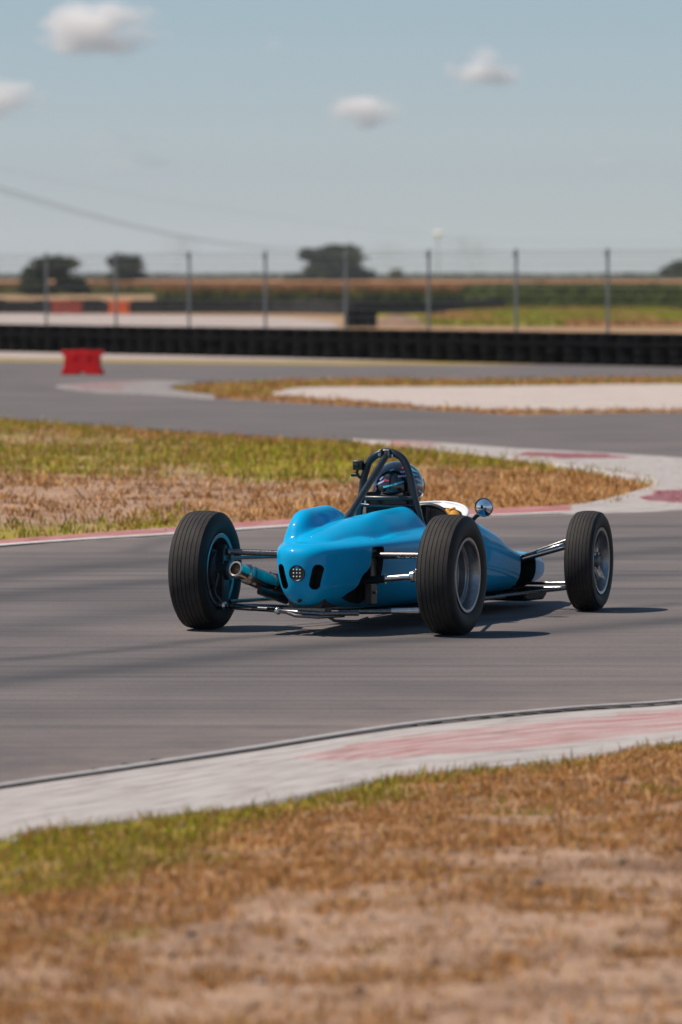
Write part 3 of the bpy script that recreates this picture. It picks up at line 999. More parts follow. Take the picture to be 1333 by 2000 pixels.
def carve(o, cutters):
    for c in cutters:
        md = o.modifiers.new('cut', 'BOOLEAN')
        md.operation = 'DIFFERENCE'; md.solver = 'EXACT'; md.object = c
        try:
            md.material_mode = 'TRANSFER'
        except Exception:
            pass
    dg = bpy.context.evaluated_depsgraph_get()
    me = bpy.data.meshes.new_from_object(o.evaluated_get(dg))
    o.modifiers.clear()
    o.data = me
    me.polygons.foreach_set('use_smooth', [True] * len(me.polygons))
    me.set_sharp_from_angle(angle=R(38))
    for c in cutters:
        bpy.data.objects.remove(c)
    me.name = o.name


def cutter(mb):
    me = mb.mesh('cutter')
    me.materials.append(M['dark'])
    o = bpy.data.objects.new('cutter', me)
    col.objects.link(o)
    return o


def stadium(cx, cz, L, w, tilt, n=10):
    """outline of a slot: length L, width w, leaning by tilt"""
    pts = []
    for k in range(n + 1):
        a = math.pi * k / n
        pts.append((w / 2 * math.cos(a), (L - w) / 2 + w / 2 * math.sin(a)))
    for k in range(n + 1):
        a = math.pi + math.pi * k / n
        pts.append((w / 2 * math.cos(a), -(L - w) / 2 + w / 2 * math.sin(a)))
    ct, st = math.cos(tilt), math.sin(tilt)
    return [(cx + x * ct + z * st, cz - x * st + z * ct) for x, z in pts]


engine_cover = body_loft(-.425, .865, 110, 220, True, False).build('engine_cover', M['paint'], None, 60)
bm = bmesh.new(); bm.from_mesh(engine_cover.data)
for _ in range(4):      # soften the folds between the bulges
    bmesh.ops.smooth_vert(bm, verts=[v for v in bm.verts if v.co.z > .452 and -.36 < v.co.y < .84], factor=.5, use_axis_x=False, use_axis_y=False, use_axis_z=True)
bm.to_mesh(engine_cover.data); bm.free()
cuts = [cutter(MB().prism(stadium(.088, .295, .128, .046, R(14)), 'Y', -.6, -.325)),
        cutter(MB().prism(stadium(-.088, .295, .128, .046, R(-14)), 'Y', -.6, -.325))]
side = [(-.02, .415), (.0, .428), (.085, .430), (.105, .418), (.10, .36), (.085, .26), (.06, .155), (.045, .05), (-.30, .05), (-.285, .13), (-.20, .155), (-.16, .20), (-.105, .235), (-.085, .29), (-.03, .335)]
side = [tuple(p) for p in spline(side + [side[0]], 60)][:-1]
cuts.append(cutter(MB().prism(side, 'X', .14, .5)))
cuts.append(cutter(MB().prism([(y, z) for y, z in side], 'X', -.5, -.14)))
carve(engine_cover, cuts)
engine_cover.parent = car

front_body = body_loft(.872, 3.02, 150, 160, False, True).build('front_body', M['paint'], None, 60)
cock = [(x, y) for x, y in spline([(-.20, .90), (.20, .90), (.235, .98), (.24, 1.2), (.215, 1.44), (.12, 1.57), (0, 1.61), (-.12, 1.57), (-.215, 1.44), (-.24, 1.2), (-.235, .98), (-.20, .90)], 60)][:-1]
cuts = [cutter(MB().prism(cock, 'Z', .13, .8)),
        cutter(MB().prism([(2.16, .10), (2.13, .28), (2.18, .292), (2.46, .282), (2.47, .11), (2.30, .095)], 'X', .13, .5)),
        cutter(MB().prism([(2.16, .10), (2.13, .28), (2.18, .292), (2.46, .282), (2.47, .11), (2.30, .095)], 'X', -.5, -.13)),
        cutter(MB().prism(stadium(0, .185, .20, .12, R(90)), 'Y', 2.9, 3.2))]
carve(front_body, cuts)
front_body.parent = car

# rain light and small fittings on the tail
dg = bpy.context.evaluated_depsgraph_get()
rl = MB().lathe([(-.4235, 0.0), (-.4245, .034), (-.4285, .038), (-.4285, .0405), (-.418, .0415), (-.39, .0415)], 32, 'Y', (0, 0, .315)).build('rain_light', M['black_plastic'], car)
for i in range(3):
    for j in range(3):
        MB().ball((-.017 + .017 * i, -.4245, .298 + .017 * j), .0040, 10, 6).build('light_bulb', M['led'], rl)
MB().lathe([(-.437, 0), (-.436, .007), (-.430, .010), (-.40, .010)], 6, 'Y', (.004, .012, .178)).build('bolt', M['black_plastic'], car, 30)

# chassis pieces seen below and through the openings
mb = MB()
mb.prism([(-.09, .13), (.09, .13), (.11, .24), (.09, .38), (-.09, .38), (-.11, .24)], 'Y', -.30, .30)
mb.tube([(-.13, .0, .26), (.13, .0, .26)], .075, 20)
mb.build('gearbox', M['black_plastic'], car, 30, 0.008)
mb = MB()
mb.prism([(-.25, .075), (.25, .075), (.27, .088), (-.27, .088)], 'Y', .55, 2.5)
mb.build('undertray', M['dark'], car, 30)
mb = MB().prism([(2.34, .035), (2.62, .03), (2.68, .06), (2.66, .10), (2.30, .10), (2.30, .05)], 'X', -.24, .26)
mb.build('radiator_duct', M['dark'], car, 40, 0.012)
for s in (-1, 1):
    MB().prism([(-.005, .14), (.085, .14), (.09, .405), (.075, .42), (.01, .42), (-.005, .40)], 'X', s * .20, s * .235).build('suspension_bracket', M['black_plastic'], car, 30, 0.004)
    MB().lathe([(0, 0), (.004 * s, .010), (0.014 * s, .011), (.016 * s, .006), (.016 * s, 0)], 12, 'X', (s * .234, .05, .39)).build('bolt', M['chrome'], car)
    MB().lathe([(0, 0), (.004 * s, .008), (0.012 * s, .009), (.013 * s, .005), (.013 * s, 0)], 12, 'X', (s * .234, .04, .20)).build('bolt', M['steel'], car)
# crossmember under the tail
mb = MB()
mb.tube([(-.24, -.20, .118), (-.10, -.33, .118), (.10, -.33, .112), (.24, -.2, .108)], .012, 10)
mb.tube([(-.10, -.33, .118), (-.04, -.34, .10), (.08, -.34, .095), (.18, -.24, .10)], .010, 10)
mb.box((0, -.28, .128), (.22, .10, .018))
mb.build('crossmember', M['steel'], car, 40)
MB().tube([(.10, -.30, .105), (.15, -.29, .075), (.24, -.22, .068), (.28, -.17, .085)], .008, 10).build('skid_loop', M['black_tube'], car)
MB().ball((-.155, -.285, .118), .020, 14, 10).build('joint_cup', M['chrome'], car)


# ---- wheels
def tyre_profile(Rr, w, rb):
    h = w / 2
    p = []
    # inner bead (-h side) round the tread to the outer bead
    side = [(-.72, rb), (-.86, rb + .012), (-1.0, rb + (Rr - rb) * .32), (-1.035, rb + (Rr - rb) * .52), (-1.0, rb + (Rr - rb) * .74), (-.925, Rr - .022), (-.83, Rr - .0085)]
    for a, r in side:
        p.append((a * h, r))
    gro = [-.62, -.36, -.12, .12, .36, .62]
    def crown(a):
        return Rr - .0085 * abs(a / .83) ** 2.4
    for g in gro:
        p.append(((g - .018) * h, crown(g)))
        p.append(((g - .012) * h, crown(g) - .0035))
        p.append(((g + .012) * h, crown(g) - .0035))
        p.append(((g + .018) * h, crown(g)))
    for a, r in reversed(side):
        p.append((-a * h, r))
    return p


def make_wheel(kind):
    if kind == 'rear':
        Rr, w, rb = .300, .185, .176
    else:
        Rr, w, rb = .267, .150, .170
    h = w / 2
    # everything is made for a right-hand wheel: +x is the outer face
    mb = MB()
    if kind == 'rear':
        prof = [(h * .90, rb + .012), (h * .95, rb + .010), (h * .94, rb - .003), (h * .86, rb - .009), (.034, rb - .014), (.031, rb - .018), (.029, rb - .037), (.025, rb - .041),
                (-.008, rb - .045), (-.011, rb - .049), (-.013, rb - .066), (-.017, rb - .069), (-.052, rb - .074), (-.055, .09), (-.055, .0)]
        mb.lathe(prof, 64)
        mb.lathe([(h * .90, rb + .012), (h * .86, rb - .0), (h * .5, rb - .006), (-h * .5, rb - .008), (-h * .86, rb), (-h * .92, rb + .012), (-h * .95, rb + .006), (-h * .90, rb - .010), (-h * .40, rb - .016), (.02, rb - .018)], 64)
        rim = mb.build('wheel', M['alloy'], None, 35)
    else:
        mb.lathe([(h * .90, rb + .010), (h * .95, rb + .007), (h * .92, rb - .006), (h * .7, rb - .014), (-h * .6, rb - .018), (-h * .92, rb - .008), (-h * .95, rb + .006), (-h * .90, rb + .010), (-h * .8, rb - .002), (h * .8, rb - .002)], 64, closed=True)
        mb.lathe([(h * .35, 0), (h * .35, .045), (h * .28, .058), (-h * .1, .062), (-h * .1, 0)], 32)
        for k in range(8):
            a = 2 * math.pi * k / 8
            q = Matrix.Rotation(a, 3, 'X')
            vs = []
            for r, xx, ww in ((.05, h * .30, .016), (.10, h * .34, .014), (rb - .014, h * .42, .019)):
                for dx, dw in ((0, -1), (0, 1), (-.022, 1), (-.022, -1)):
                    vs.append(q @ Vector((xx + dx, dw * ww, r)))
            fs = []
            for i in range(2):
                for j in range(4):
                    fs.append((i * 4 + j, i * 4 + (j + 1) % 4, i * 4 + 4 + (j + 1) % 4, i * 4 + 4 + j))
            mb.add(vs, fs)
        rim = mb.build('wheel', M['alloy'], None, 35)
    ty = MB().lathe(tyre_profile(Rr, w, rb), 96).build('tyre', M['tyre'], rim, 32)
    ty.data.materials.append(M['tread'])
    for pl in ty.data.polygons:      # worn tread face, black sidewalls
        c = pl.center
        if abs(c.x) < h * .84 and math.hypot(c.y, c.z) > Rr - .0105:
            pl.material_index = 1
    hx = -.055 if kind == 'rear' else h * .35
    hub = MB().lathe([(hx, .034), (hx + .02, .034), (hx + .03, .026), (hx + .036, .0)], 24).build('hub_cap', M['alloy_dark'], rim)
    for k in range(4):
        a = math.pi / 4 + math.pi / 2 * k
        MB().lathe([(hx, .009), (hx + .018, .009), (hx + .022, .004), (hx + .022, 0)], 6, 'X', (0, .052 * math.cos(a), .052 * math.sin(a))).build('wheel_nut', M['chrome'], rim, 30)
    # brake disc and upright on the inner side
    MB().lathe([(-h * .82, .03), (-h * .82, .105), (-h * .70, .105), (-h * .70, .03)], 40, closed=True).build('brake_disc', M['alloy_dark'], rim, 30)
    if kind == 'rear':
        MB().lathe([(-.0535, .0), (-.0535, .094), (-.051, .094), (-.051, .0)], 40).build('wheel_centre', M['dark'], rim, 30)
    return rim


def place_wheel(proto, x, y, Rr, steer=0.0, camber=0.0, copy=False):
    o = copy_tree(proto, car) if copy else proto
    o.parent = car
    o.location = (x, y, Rr)
    o.rotation_euler = (0, R(camber) * (1 if x > 0 else -1), R(steer) + (math.pi if x < 0 else 0))
    return o


rear_w = make_wheel('rear')
RT, FT, WB = .660, .645, 2.225
place_wheel(rear_w, RT, 0, .2985)
place_wheel(rear_w, -RT, 0, .2985, copy=True)
front_w = make_wheel('front')
place_wheel(front_w, FT, WB, .2655, 4)
place_wheel(front_w, -FT, WB, .2655, 4, copy=True)

# ---- rear suspension, both sides
for s in (1, -1):
    up = MB()
    up.prism([(-.03, .11), (.03, .11), (.045, .20), (.05, .30), (.035, .40), (.0, .43), (-.03, .40), (-.045, .28), (-.04, .2)], 'X', s * .545, s * .585)
    up.tube([(s * .52, 0, .30), (s * .62, 0, .30)], .05, 20)
    up.build('upright', M['black_tube'], car, 40, .005)
    a = MB().tube([(s * .215, .05, .385), (s * .30, .045, .387), (s * .52, .02, .392)], [.017, .017, .015], 14)
    a.build('upper_arm', M['steel'], car)
    MB().tube([(s * .215, .13, .37), (s * .53, .03, .392)], .010, 12).build('link_rod', M['black_tube'], car)
    MB().ball((s * .535, .015, .393), .021, 14, 10).build('rod_end', M['steel'], car)
    d = MB().tube([(s * .13, .0, .255), (s * .30, .0, .270), (s * .31, .0, .271)], [.020, .020, .026], 16)
    d.build('drive_shaft', M['black_tube'], car)
    MB().tube([(s * .30, 0, .272), (s * .455, .0, .287)], .0165, 16).build('drive_shaft_sleeve', M['chrome'], car)
    j = MB()
    j.tube([(s * .445, 0, .286), (s * .47, 0, .289)], .030, 16)
    j.box((s * .487, 0, .292), (.036, .026, .066))
    j.box((s * .508, 0, .294), (.036, .066, .028))
    j.build('universal_joint', M['chrome'], car, 35, .004)
    MB().tube([(s * .12, -.16, .112), (s * .33, -.09, .114), (s * .56, -.015, .120)], .013, 12).build('lower_arm', M['steel'], car)
    MB().tube([(s * .26, .16, .112), (s * .56, .02, .122)], .010, 12).build('lower_arm', M['black_tube'], car)
    MB().tube([(s * .37, -.078, .1155), (s * .50, -.035, .1185)], .0150, 12).build('arm_sleeve', M['chrome'], car)
    b = MB().ball((s * .555, -.02, .122), .024, 14, 10)
    b.tube([(s * .52, -.03, .120), (s * .59, -.005, .122)], .013, 10)
    b.build('rod_end', M['chrome'], car)
    MB().tube([(s * .55, -.03, .13), (s * .59, -.05, .19), (s * .57, -.05, .27), (s * .585, -.02, .34)], .006, 8).build('brake_hose', M['alloy_dark'], car)
    # radius rods to the tub and coil-over
    MB().tube([(s * .54, .03, .36), (s * .30, .95, .34)], .010, 10).build('radius_rod', M['steel'], car)
    MB().tube([(s * .54, .03, .14), (s * .30, .95, .13)], .010, 10).build('radius_rod', M['steel'], car)

# ---- exhaust on the left
tip, inn = Vector((-.335, -.40, .330)), Vector((-.235, .0, .205))
ax = (inn - tip).normalized()
mb = MB()
mb.tube([tip + ax * .075, tip + ax * .085, tip + ax * .10, inn - ax * .03, inn - ax * .005, inn], [.036, .045, .049, .049, .042, .028], 28)
ex = mb.build('exhaust_silencer', M['exhaust'], car, 40)
q = ax.to_track_quat('X', 'Z').to_matrix()
mb = MB()
mb.lathe([(.09, .036), (.06, .0385), (.015, .0385), (.0, .040), (-.004, .0375), (-.002, .030), (.01, .0275), (.11, .0275), (.11, 0)], 32)
mb.v = [tuple(tip + q @ Vector(p)) for p in mb.v]
mb.build('exhaust_tip', M['exhaust_tip'], ex, 40)
mb = MB(); mb.lathe([(.10, .0), (.10, .0265)], 24); mb.v = [tuple(tip + q @ Vector(p)) for p in mb.v]
mb.build('exhaust_bore', M['dark'], ex)
for dd in (.11, .30):
    mb = MB(); mb.lathe([(dd, .048), (dd, .052), (dd + .014, .052), (dd + .014, .048)], 28, closed=True); mb.v = [tuple(tip + q @ Vector(p)) for p in mb.v]
    mb.build('clamp', M['steel'], ex, 30)
MB().tube([inn - ax * .01, inn + ax * .06, Vector((-.20, .10, .155)), Vector((-.16, .22, .17)), Vector((-.12, .30, .22))], .024, 16).build('exhaust_pipe', M['alloy_dark'], car)
MB().tube([Vector((-.27, -.24, .215)), Vector((-.18, -.10, .16))], .022, 14).build('exhaust_bracket', M['black_tube'], car)

# ---- front suspension
for s in (1, -1):
    mb = MB()
    mb.box((0, 0, 0), (.36, .030, .026))
    ra, rb_ = Vector((s * .26, 2.235, .275)), Vector((s * .575, 2.225, .385))
    dr = (rb_ - ra)
    rot = dr.to_track_quat('X', 'Z').to_matrix()
    mb.v = [tuple((ra + rb_) / 2 + rot @ Vector(p)) for p in mb.v]
    mb.build('rocker_arm', M['steel'], car, 30, .005)
    MB().tube([(s * .275, 2.15, .262), (s * .56, 2.215, .345)], .011, 10).build('upper_arm', M['black_tube'], car)
    MB().box((s * .44, 2.205, .325), (.16, .018, .022), Matrix.Rotation(-s * .32, 3, 'Y')).build('steering_link', M['chrome'], car, 30, .003)
    MB().lathe([(.36, 0), (.36, .017), (.405, .017), (.405, 0)], 12, 'Z', (s * .578, 2.225, 0)).build('rod_end', M['chrome'], car, 30)
    MB().tube([(s * .565, 2.225, .12), (s * .285, 1.74, .092)], .012, 12, flat=.75).build('lower_arm', M['steel'], car)
    MB().tube([(s * .565, 2.225, .12), (s * .24, 2.27, .105)], .012, 12).build('lower_arm', M['steel'], car)
    MB().tube([(s * .565, 2.31, .14), (s * .24, 2.36, .13)], .009, 10).build('track_rod', M['black_tube'], car)
    MB().prism([(2.19, .10), (2.26, .10), (2.27, .26), (2.25, .38), (2.20, .38), (2.18, .26)], 'X', s * .555, s * .59).build('upright', M['black_tube'], car, 30, .005)
    MB().tube([(s * .30, 1.30, .095), (s * .315, 1.8, .09)], .011, 10).build('floor_rail', M['steel'], car)
    MB().tube([(s * .20, 2.25, .13), (s * .24, 2.22, .27)], .022, 14).build('damper', M['steel'], car)

# ---- roll hoop, brace and head bars
HY = .865
hoop = spline([(-.20, HY - .005, .40), (-.165, HY, .52), (-.143, HY, .64), (-.125, HY, .755), (-.082, HY, .845), (0, HY, .877), (.082, HY, .845), (.125, HY, .755), (.150, HY, .64), (.182, HY, .52), (.22, HY - .005, .40)], 60)
MB().tube(hoop, .0195, 16).build('roll_hoop', M['black_tube'], car, 60)
MB().tube([(-.0, .855, .862), (-.045, .35, .520)], .0175, 16).build('roll_hoop_brace', M['black_tube'], car, 60)
for s in (-1, 1):
    MB().box((s * .022, .845, .868), (.010, .05, .045)).build('brace_lug', M['steel'], car, 30, .003)
MB().tube([(-.04, .845, .862), (.04, .845, .862)], .007, 8).build('brace_bolt', M['chrome'], car)
MB().tube([(-.145, .86, .635), (-.1, .835, .640), (.1, .835, .640), (.152, .86, .635)], .013, 12).build('head_bar', M['black_tube'], car, 60)
MB().tube([(-.15, .86, .605), (-.1, .84, .602), (.1, .84, .602), (.158, .86, .605)], .010, 12).build('head_bar', M['black_tube'], car, 60)
mb = MB(); mb.box((0, .885, .60), (.24, .05, .14)); mb.build('headrest', M['dark'], car, 30, .015)
MB().prism([(-.19, .36), (.19, .36), (.20, .50), (.15, .545), (-.15, .545), (-.20, .50)], 'Y', .88, .895).build('bulkhead', M['dark'], car, 30)
# little action camera clamped to the left leg of the hoop
cb = MB().box((-.150, .845, .808), (.052, .042, .050)).build('action_camera', M['black_plastic'], car, 30, .005)
MB().lathe([(-.0, .014), (-.012, .014), (-.014, .010), (-.014, 0)], 16, 'Y', (-.155, .825, .812)).build('camera_lens', M['helmet'], cb)
MB().tube([(-.155, .845, .785), (-.162, .845, .762), (-.145, .85, .745), (-.128, .862, .735)], .008, 8).build('camera_clamp', M['black_plastic'], cb)
MB().tube([(-.188, .845, .758), (-.150, .845, .758)], .010, 10).build('clamp_knob', M['black_plastic'], cb)

# ---- windscreen, mirrors, steering wheel, seat
nscr, rows_ = 40, 8
vs, fs = [], []
for i in range(nscr + 1):
    a = -1 + 2 * i / nscr
    ang = a * R(100)
    x = .245 * math.sin(ang) / math.sin(R(90)) if abs(ang) < R(90) else math.copysign(.245, a)
    y = 1.27 + .36 * math.cos(min(abs(ang), R(90))) - (.10 * (abs(a) - .9) / .1 if abs(a) > .9 else 0)
    hgt = .058 * (1 - .6 * abs(a) ** 2.2)
    for j in range(rows_ + 1):
        t = j / rows_
        base_z = .530 - .066 * abs(a) ** 1.9
        vs.append((x * (1 + .05 * t), y + .036 * t * (1 - .5 * abs(a)), base_z + hgt * t))
for i in range(nscr):
    for j in range(rows_):
        k = i * (rows_ + 1) + j
        fs.append((k, k + rows_ + 1, k + rows_ + 2, k + 1))
lin = []
for i in range(nscr + 1):
    x0, y0, z0 = vs[i * (rows_ + 1)]
    lin += [(x0 * .97, y0 - .012, z0 + .034), (x0 * .985, y0 - .006, z0 - .13)]
MB().add(lin, [(2 * i, 2 * i + 2, 2 * i + 3, 2 * i + 1) for i in range(nscr)]).build('cockpit_lining', M['dark'], car, 60)
scr = MB().add(vs, fs).build('windscreen', M['white_screen'], car, 60)
md = scr.modifiers.new('thick', 'SOLIDIFY'); md.thickness = .006
MB().tube([vs[i * (rows_ + 1) + rows_] for i in range(nscr + 1)], .009, 10).build('screen_lip', M['white_screen'], scr, 60)
for s in (1, -1):
    c = Vector((s * .322, 1.46, .574))
    mb = MB().lathe([(.045, 0), (.040, .018), (.026, .036), (.008, .047), (-.006, .051), (-.012, .050), (-.012, .046), (-.008, .0455)], 28, 'Y', tuple(c))
    mir = mb.build('mirror', M['chrome'], car, 50)
    
    MB().lathe([(-.026, .0), (-.0245, .012), (-.020, .025), (-.013, .036), (-.0085, .046)], 28, 'Y', tuple(c)).build('mirror_glass', M['mirror_glass'], mir)
    MB().tube([c + Vector((-s * .02, .02, -.03)), (s * .265, 1.49, .525), (s * .235, 1.49, .49)], .011, 10).build('mirror_stalk', M['black_tube'], mir)
sw = MB()
ring_ = [(.140 * math.cos(a), 1.45 + .035 * math.sin(a), .475 + .105 * math.sin(a)) for a in np.linspace(0, 2 * math.pi, 41)]
sw.tube(ring_, .012, 10, cap=False)
for a in (0, 2 * math.pi / 3, 4 * math.pi / 3):
    a += math.pi / 2
    sw.tube([(0, 1.48, .475), (.136 * math.cos(a), 1.45 + .035 * math.sin(a), .475 + .10 * math.sin(a))], .009, 8)
sw.tube([(0, 1.45, .465), (0, 1.85, .36)], .012, 8)
sw.build('steering_wheel', M['black_plastic'], car)
MB().prism([(.90, .52), (.93, .54), (1.00, .40), (1.20, .18), (1.55, .155), (1.55, .14), (1.15, .14), (.98, .25), (.90, .40)], 'X', -.20, .20).build('seat', M['dark'], car, 40, .01)


# decals that lie on the body
def project(o, origin, direction):
    bvh = project.cache.get(o.name)
    if bvh is None:
        bm = bmesh.new(); bm.from_mesh(o.data)
        bvh = BVHTree.FromBMesh(bm); bm.free()
        project.cache[o.name] = bvh
    return bvh.ray_cast(Vector(origin), Vector(direction))
project.cache = {}


def decal(name, o, corners, direction, mat, parent, lift=.0012, n=8):
    """quad patch dropped onto a body from outside"""
    a, b, c, d = [Vector(p) for p in corners]
    vs, fs = [], []
    for i in range(n + 1):
        for j in range(n + 1):
            u, v = i / n, j / n
            p = (a * (1 - u) + b * u) * (1 - v) + (d * (1 - u) + c * u) * v
            h = project(o, p, direction)
            if h[0] is None:
                return None
            nn = h[1] if h[1].dot(Vector(direction)) < 0 else -h[1]
            vs.append(h[0] + nn * lift)
    for i in range(n):
        for j in range(n):
            k = i * (n + 1) + j
            fs.append((k, k + n + 1, k + n + 2, k + 1))
    return MB().add(vs, fs).build(name, mat, parent, 60)


decal('white_stripe', front_body, [(.10, 1.90, .8), (.155, 1.90, .8), (.215, 2.02, .8), (.165, 2.02, .8)], (0, 0, -1), M['white_screen'], front_body)
MB().lathe([(0, .012), (.008, .012), (.010, .008), (.010, 0)], 12, 'Z', (.17, 1.70, .448)).build('body_catch', M['chrome'], front_body)
for xx, yy in ((.0, -.22), (.2, .12)):
    h = project(engine_cover, (xx, yy, .9), (0, 0, -1))
    MB().ball(tuple(h[0]), .004, 10, 6).build('rivet', M['chrome'], engine_cover)

# ================================================================== THE DRIVER
TW = car.matrix_basis
driver = empty('person', (0, 0, 0))
driver.location = (car.location.x, car.location.y, car.location.z)
driver.rotation_euler = (0, 0, -TH)
tag(driver, 'driver in dark suit and black helmet with blue dashes sitting in the blue car', 'person')
sk_v = [(0, 1.46, .235), (0, 1.33, .27), (0, 1.20, .35), (0, 1.095, .455), (0, 1.05, .535), (0, 1.025, .60), (0, 1.02, .66), (0, 1.02, .74),
        (.10, 1.085, .475), (.185, 1.10, .465), (.245, 1.22, .385), (.178, 1.395, .487),
        (-.10, 1.085, .475), (-.185, 1.10, .465), (-.245, 1.22, .385), (-.178, 1.395, .487),
        (.09, 1.48, .23), (.11, 1.86, .315), (.10, 2.20, .20), (.10, 2.27, .24),
        (-.09, 1.48, .23), (-.11, 1.86, .315), (-.10, 2.20, .20), (-.10, 2.27, .24)]
sk_r = [.13, .125, .135, .12, .075, .06, .085, .075, .09, .07, .052, .034, .09, .07, .052, .034, .085, .055, .038, .04, .085, .055, .038, .04]
sk_e = [(0, 1), (1, 2), (2, 3), (3, 4), (4, 5), (5, 6), (6, 7), (3, 8), (8, 9), (9, 10), (10, 11), (3, 12), (12, 13), (13, 14), (14, 15), (0, 16), (16, 17), (17, 18), (18, 19), (0, 20), (20, 21), (21, 22), (22, 23)]
me = bpy.data.meshes.new('body')
me.from_pydata(sk_v, sk_e, [])
body = bpy.data.objects.new('body', me)
link(body, driver)
sm = body.modifiers.new('skin', 'SKIN')
for i, r in enumerate(sk_r):
    me.skin_vertices[0].data[i].radius = (r, r * .85)
me.skin_vertices[0].data[0].use_root = True
ss = body.modifiers.new('sub', 'SUBSURF'); ss.levels = 2; ss.render_levels = 2
me.materials.append(M['suit'])
dg = bpy.context.evaluated_depsgraph_get()
nm = bpy.data.meshes.new_from_object(body.evaluated_get(dg))
body.modifiers.clear(); body.data = nm
nm.polygons.foreach_set('use_smooth', [True] * len(nm.polygons))
for s in (1, -1):
    g = MB()
    wr = Vector((s * .178, 1.40, .492)); kn = Vector((s * .160, 1.44, .540))
    g.tube([wr, wr * .5 + kn * .5, kn], [.032, .036, .028], 12)
    for k in range(4):
        b0 = kn + Vector((-s * .005, .004 - .004 * k, .018 - .017 * k))
        L = (.85, 1, .95, .75)[k]
        g.tube([b0 - Vector((0, .02, 0)), b0 + Vector((-s * .004, .028 * L, .006)), b0 + Vector((-s * .026, .040 * L, .0)), b0 + Vector((-s * .038, .022 * L, -.004))], [.0095, .009, .0085, .007], 8)
    g.tube([wr + Vector((-s * .01, .012, .02)), kn + Vector((-s * .025, -.022, .012)), kn + Vector((-s * .038, -.008, .020))], [.011, .010, .008], 8)
    g.build('glove', M['glove'], driver, 60)

HC = Vector((.010, 1.0, .694))
# helmet: an egg with a chin bar and an eye port
vs, fs = [], []
hs, hr = 64, 40
for i in range(hr + 1):
    ph = math.pi * i / hr
    for k in range(hs):
        th = 2 * math.pi * k / hs
        x = .134 * math.sin(ph) * math.cos(th)
        y = .150 * math.sin(ph) * math.sin(th)
        z = .132 * math.cos(ph)
        if z < 0:
            z *= 1.10
            f = math.sin(th)
            x *= 1 - .10 * (-z / .13) ** 2
            y *= 1 + (.06 if f > 0 else -.22) * (-z / .13) ** 1.5
        z = max(z, -.128)
        vs.append((HC.x + x, HC.y + y, HC.z + z))
for i in range(hr):
    for k in range(hs):
        k2 = (k + 1) % hs
        fs.append((i * hs + k, (i + 1) * hs + k, (i + 1) * hs + k2, i * hs + k2))
helmet = MB().add(vs, fs).build('helmet', M['helmet'], driver, 70)
vis_v, vis_f = [], []
for i in range(25):
    th = R(20) + R(140) * i / 24
    for j in range(5):
        z = -.035 + .075 * j / 4
        rr_ = math.sqrt(max(0, 1 - (z / .135) ** 2)) * 1.02
        vis_v.append((HC.x + .134 * rr_ * math.cos(th), HC.y + .150 * rr_ * math.sin(th), HC.z + z))
for i in range(24):
    for j in range(4):
        k = i * 5 + j
        vis_f.append((k, k + 5, k + 6, k + 1))
vz = MB().add(vis_v, vis_f).build('visor', M['black_plastic'], helmet, 60)
# dashes printed on the back and side of the shell: (across, up, length, tilt, colour) in the plane that faces back and right
dash = [(-35, 9, 17, 28, 'lilac'), (-20, 3, 19, 14, 'cyan'), (1, 9, 21, 18, 'cyan'), (-33, 18, 9, 45, 'lilac'), (10, 30, 12, 0, 'lilac'), (7, 22, 16, 3, 'lilac'), (10, 38, 6, 0, 'redprint'), (-23, 14, 10, -15, 'redprint'),
        (32, 31, 12, -25, 'cyan'), (33, 24, 10, -15, 'cyan'), (39, 14, 13, -30, 'lilac'), (42, 4, 11, -20, 'cyan'), (43, -9, 10, -40, 'lilac'), (-44, -6, 11, 70, 'lilac'), (-37, -14, 16, 35, 'lilac'), (0, -17, 8, 20, 'cyan'), (24, 36, 9, -20, 'lilac'), (-12, 34, 9, 20, 'cyan')]
bk = Vector((math.sin(TH), -math.cos(TH), 0)); rt = Vector((math.cos(TH), math.sin(TH), 0)); up = Vector((0, 0, 1))
for u, v, L, tilt, cn in dash:
    t = R(tilt)
    c = HC + rt * (u / 377) + up * (v / 377) + bk * .4
    a = (rt * math.cos(t) + up * math.sin(t)) * (L / 377 / 2)
    b = (up * math.cos(t) - rt * math.sin(t)) * .0052
    decal('helmet_dash', helmet, [c - a - b, c + a - b * .6, c + a + b * .6, c - a + b], -bk, M[cn], helmet, .0008, 6)
MB().prism([(-.115, .49), (.115, .49), (.13, .56), (.10, .585), (-.10, .585), (-.13, .56)], 'Y', .925, .965).build('neck_brace', M['black_plastic'], driver, 40, .015)

# ================================================================== BARRIERS AND FENCE
def wall_pt(s):
    """point on the wall line, s metres from the frame's middle towards the right"""
    k = 1 / math.hypot(1, 1.6)
    return Vector((s * k, 125 - 1.6 * s * k, 0))


WALL_A = math.atan2(-1.6, 1.0)
wall = empty('tyre_wall', tuple(wall_pt(0)), WALL_A)
tag(wall, 'long low wall of stacked black tyres along the far side of the track', 'tyre wall')
prof = [(-.085, .19), (-.088, .24), (-.086, .285), (-.07, .305), (0, .312), (.07, .305), (.086, .285), (.088, .24), (.085, .19), (.05, .175), (-.05, .175)]
tw_mesh = MB().lathe(prof, 24, 'Z', closed=True).mesh('tyre', 50)
tw_mesh.materials.append(M['wall_tyre'])
for i in range(-34, 37):
    for t in range(4):
        o = bpy.data.objects.new('tyre', tw_mesh)
        o.location = (i * .63 + random.uniform(-.018, .018), .30 + random.uniform(-.025, .025), .088 + t * .166 + random.uniform(-.002, .002))
        o.rotation_euler = (R(random.uniform(-1.2, 1.2)), R(random.uniform(-1.2, 1.2)), random.uniform(0, 6))
        link(o, wall)
strap_pts = [(-21.6 + .6 * k, -.018 + .006 * math.sin(k * 1.7), .44 + .008 * math.sin(k * .9)) for k in range(74)]
mb = MB()
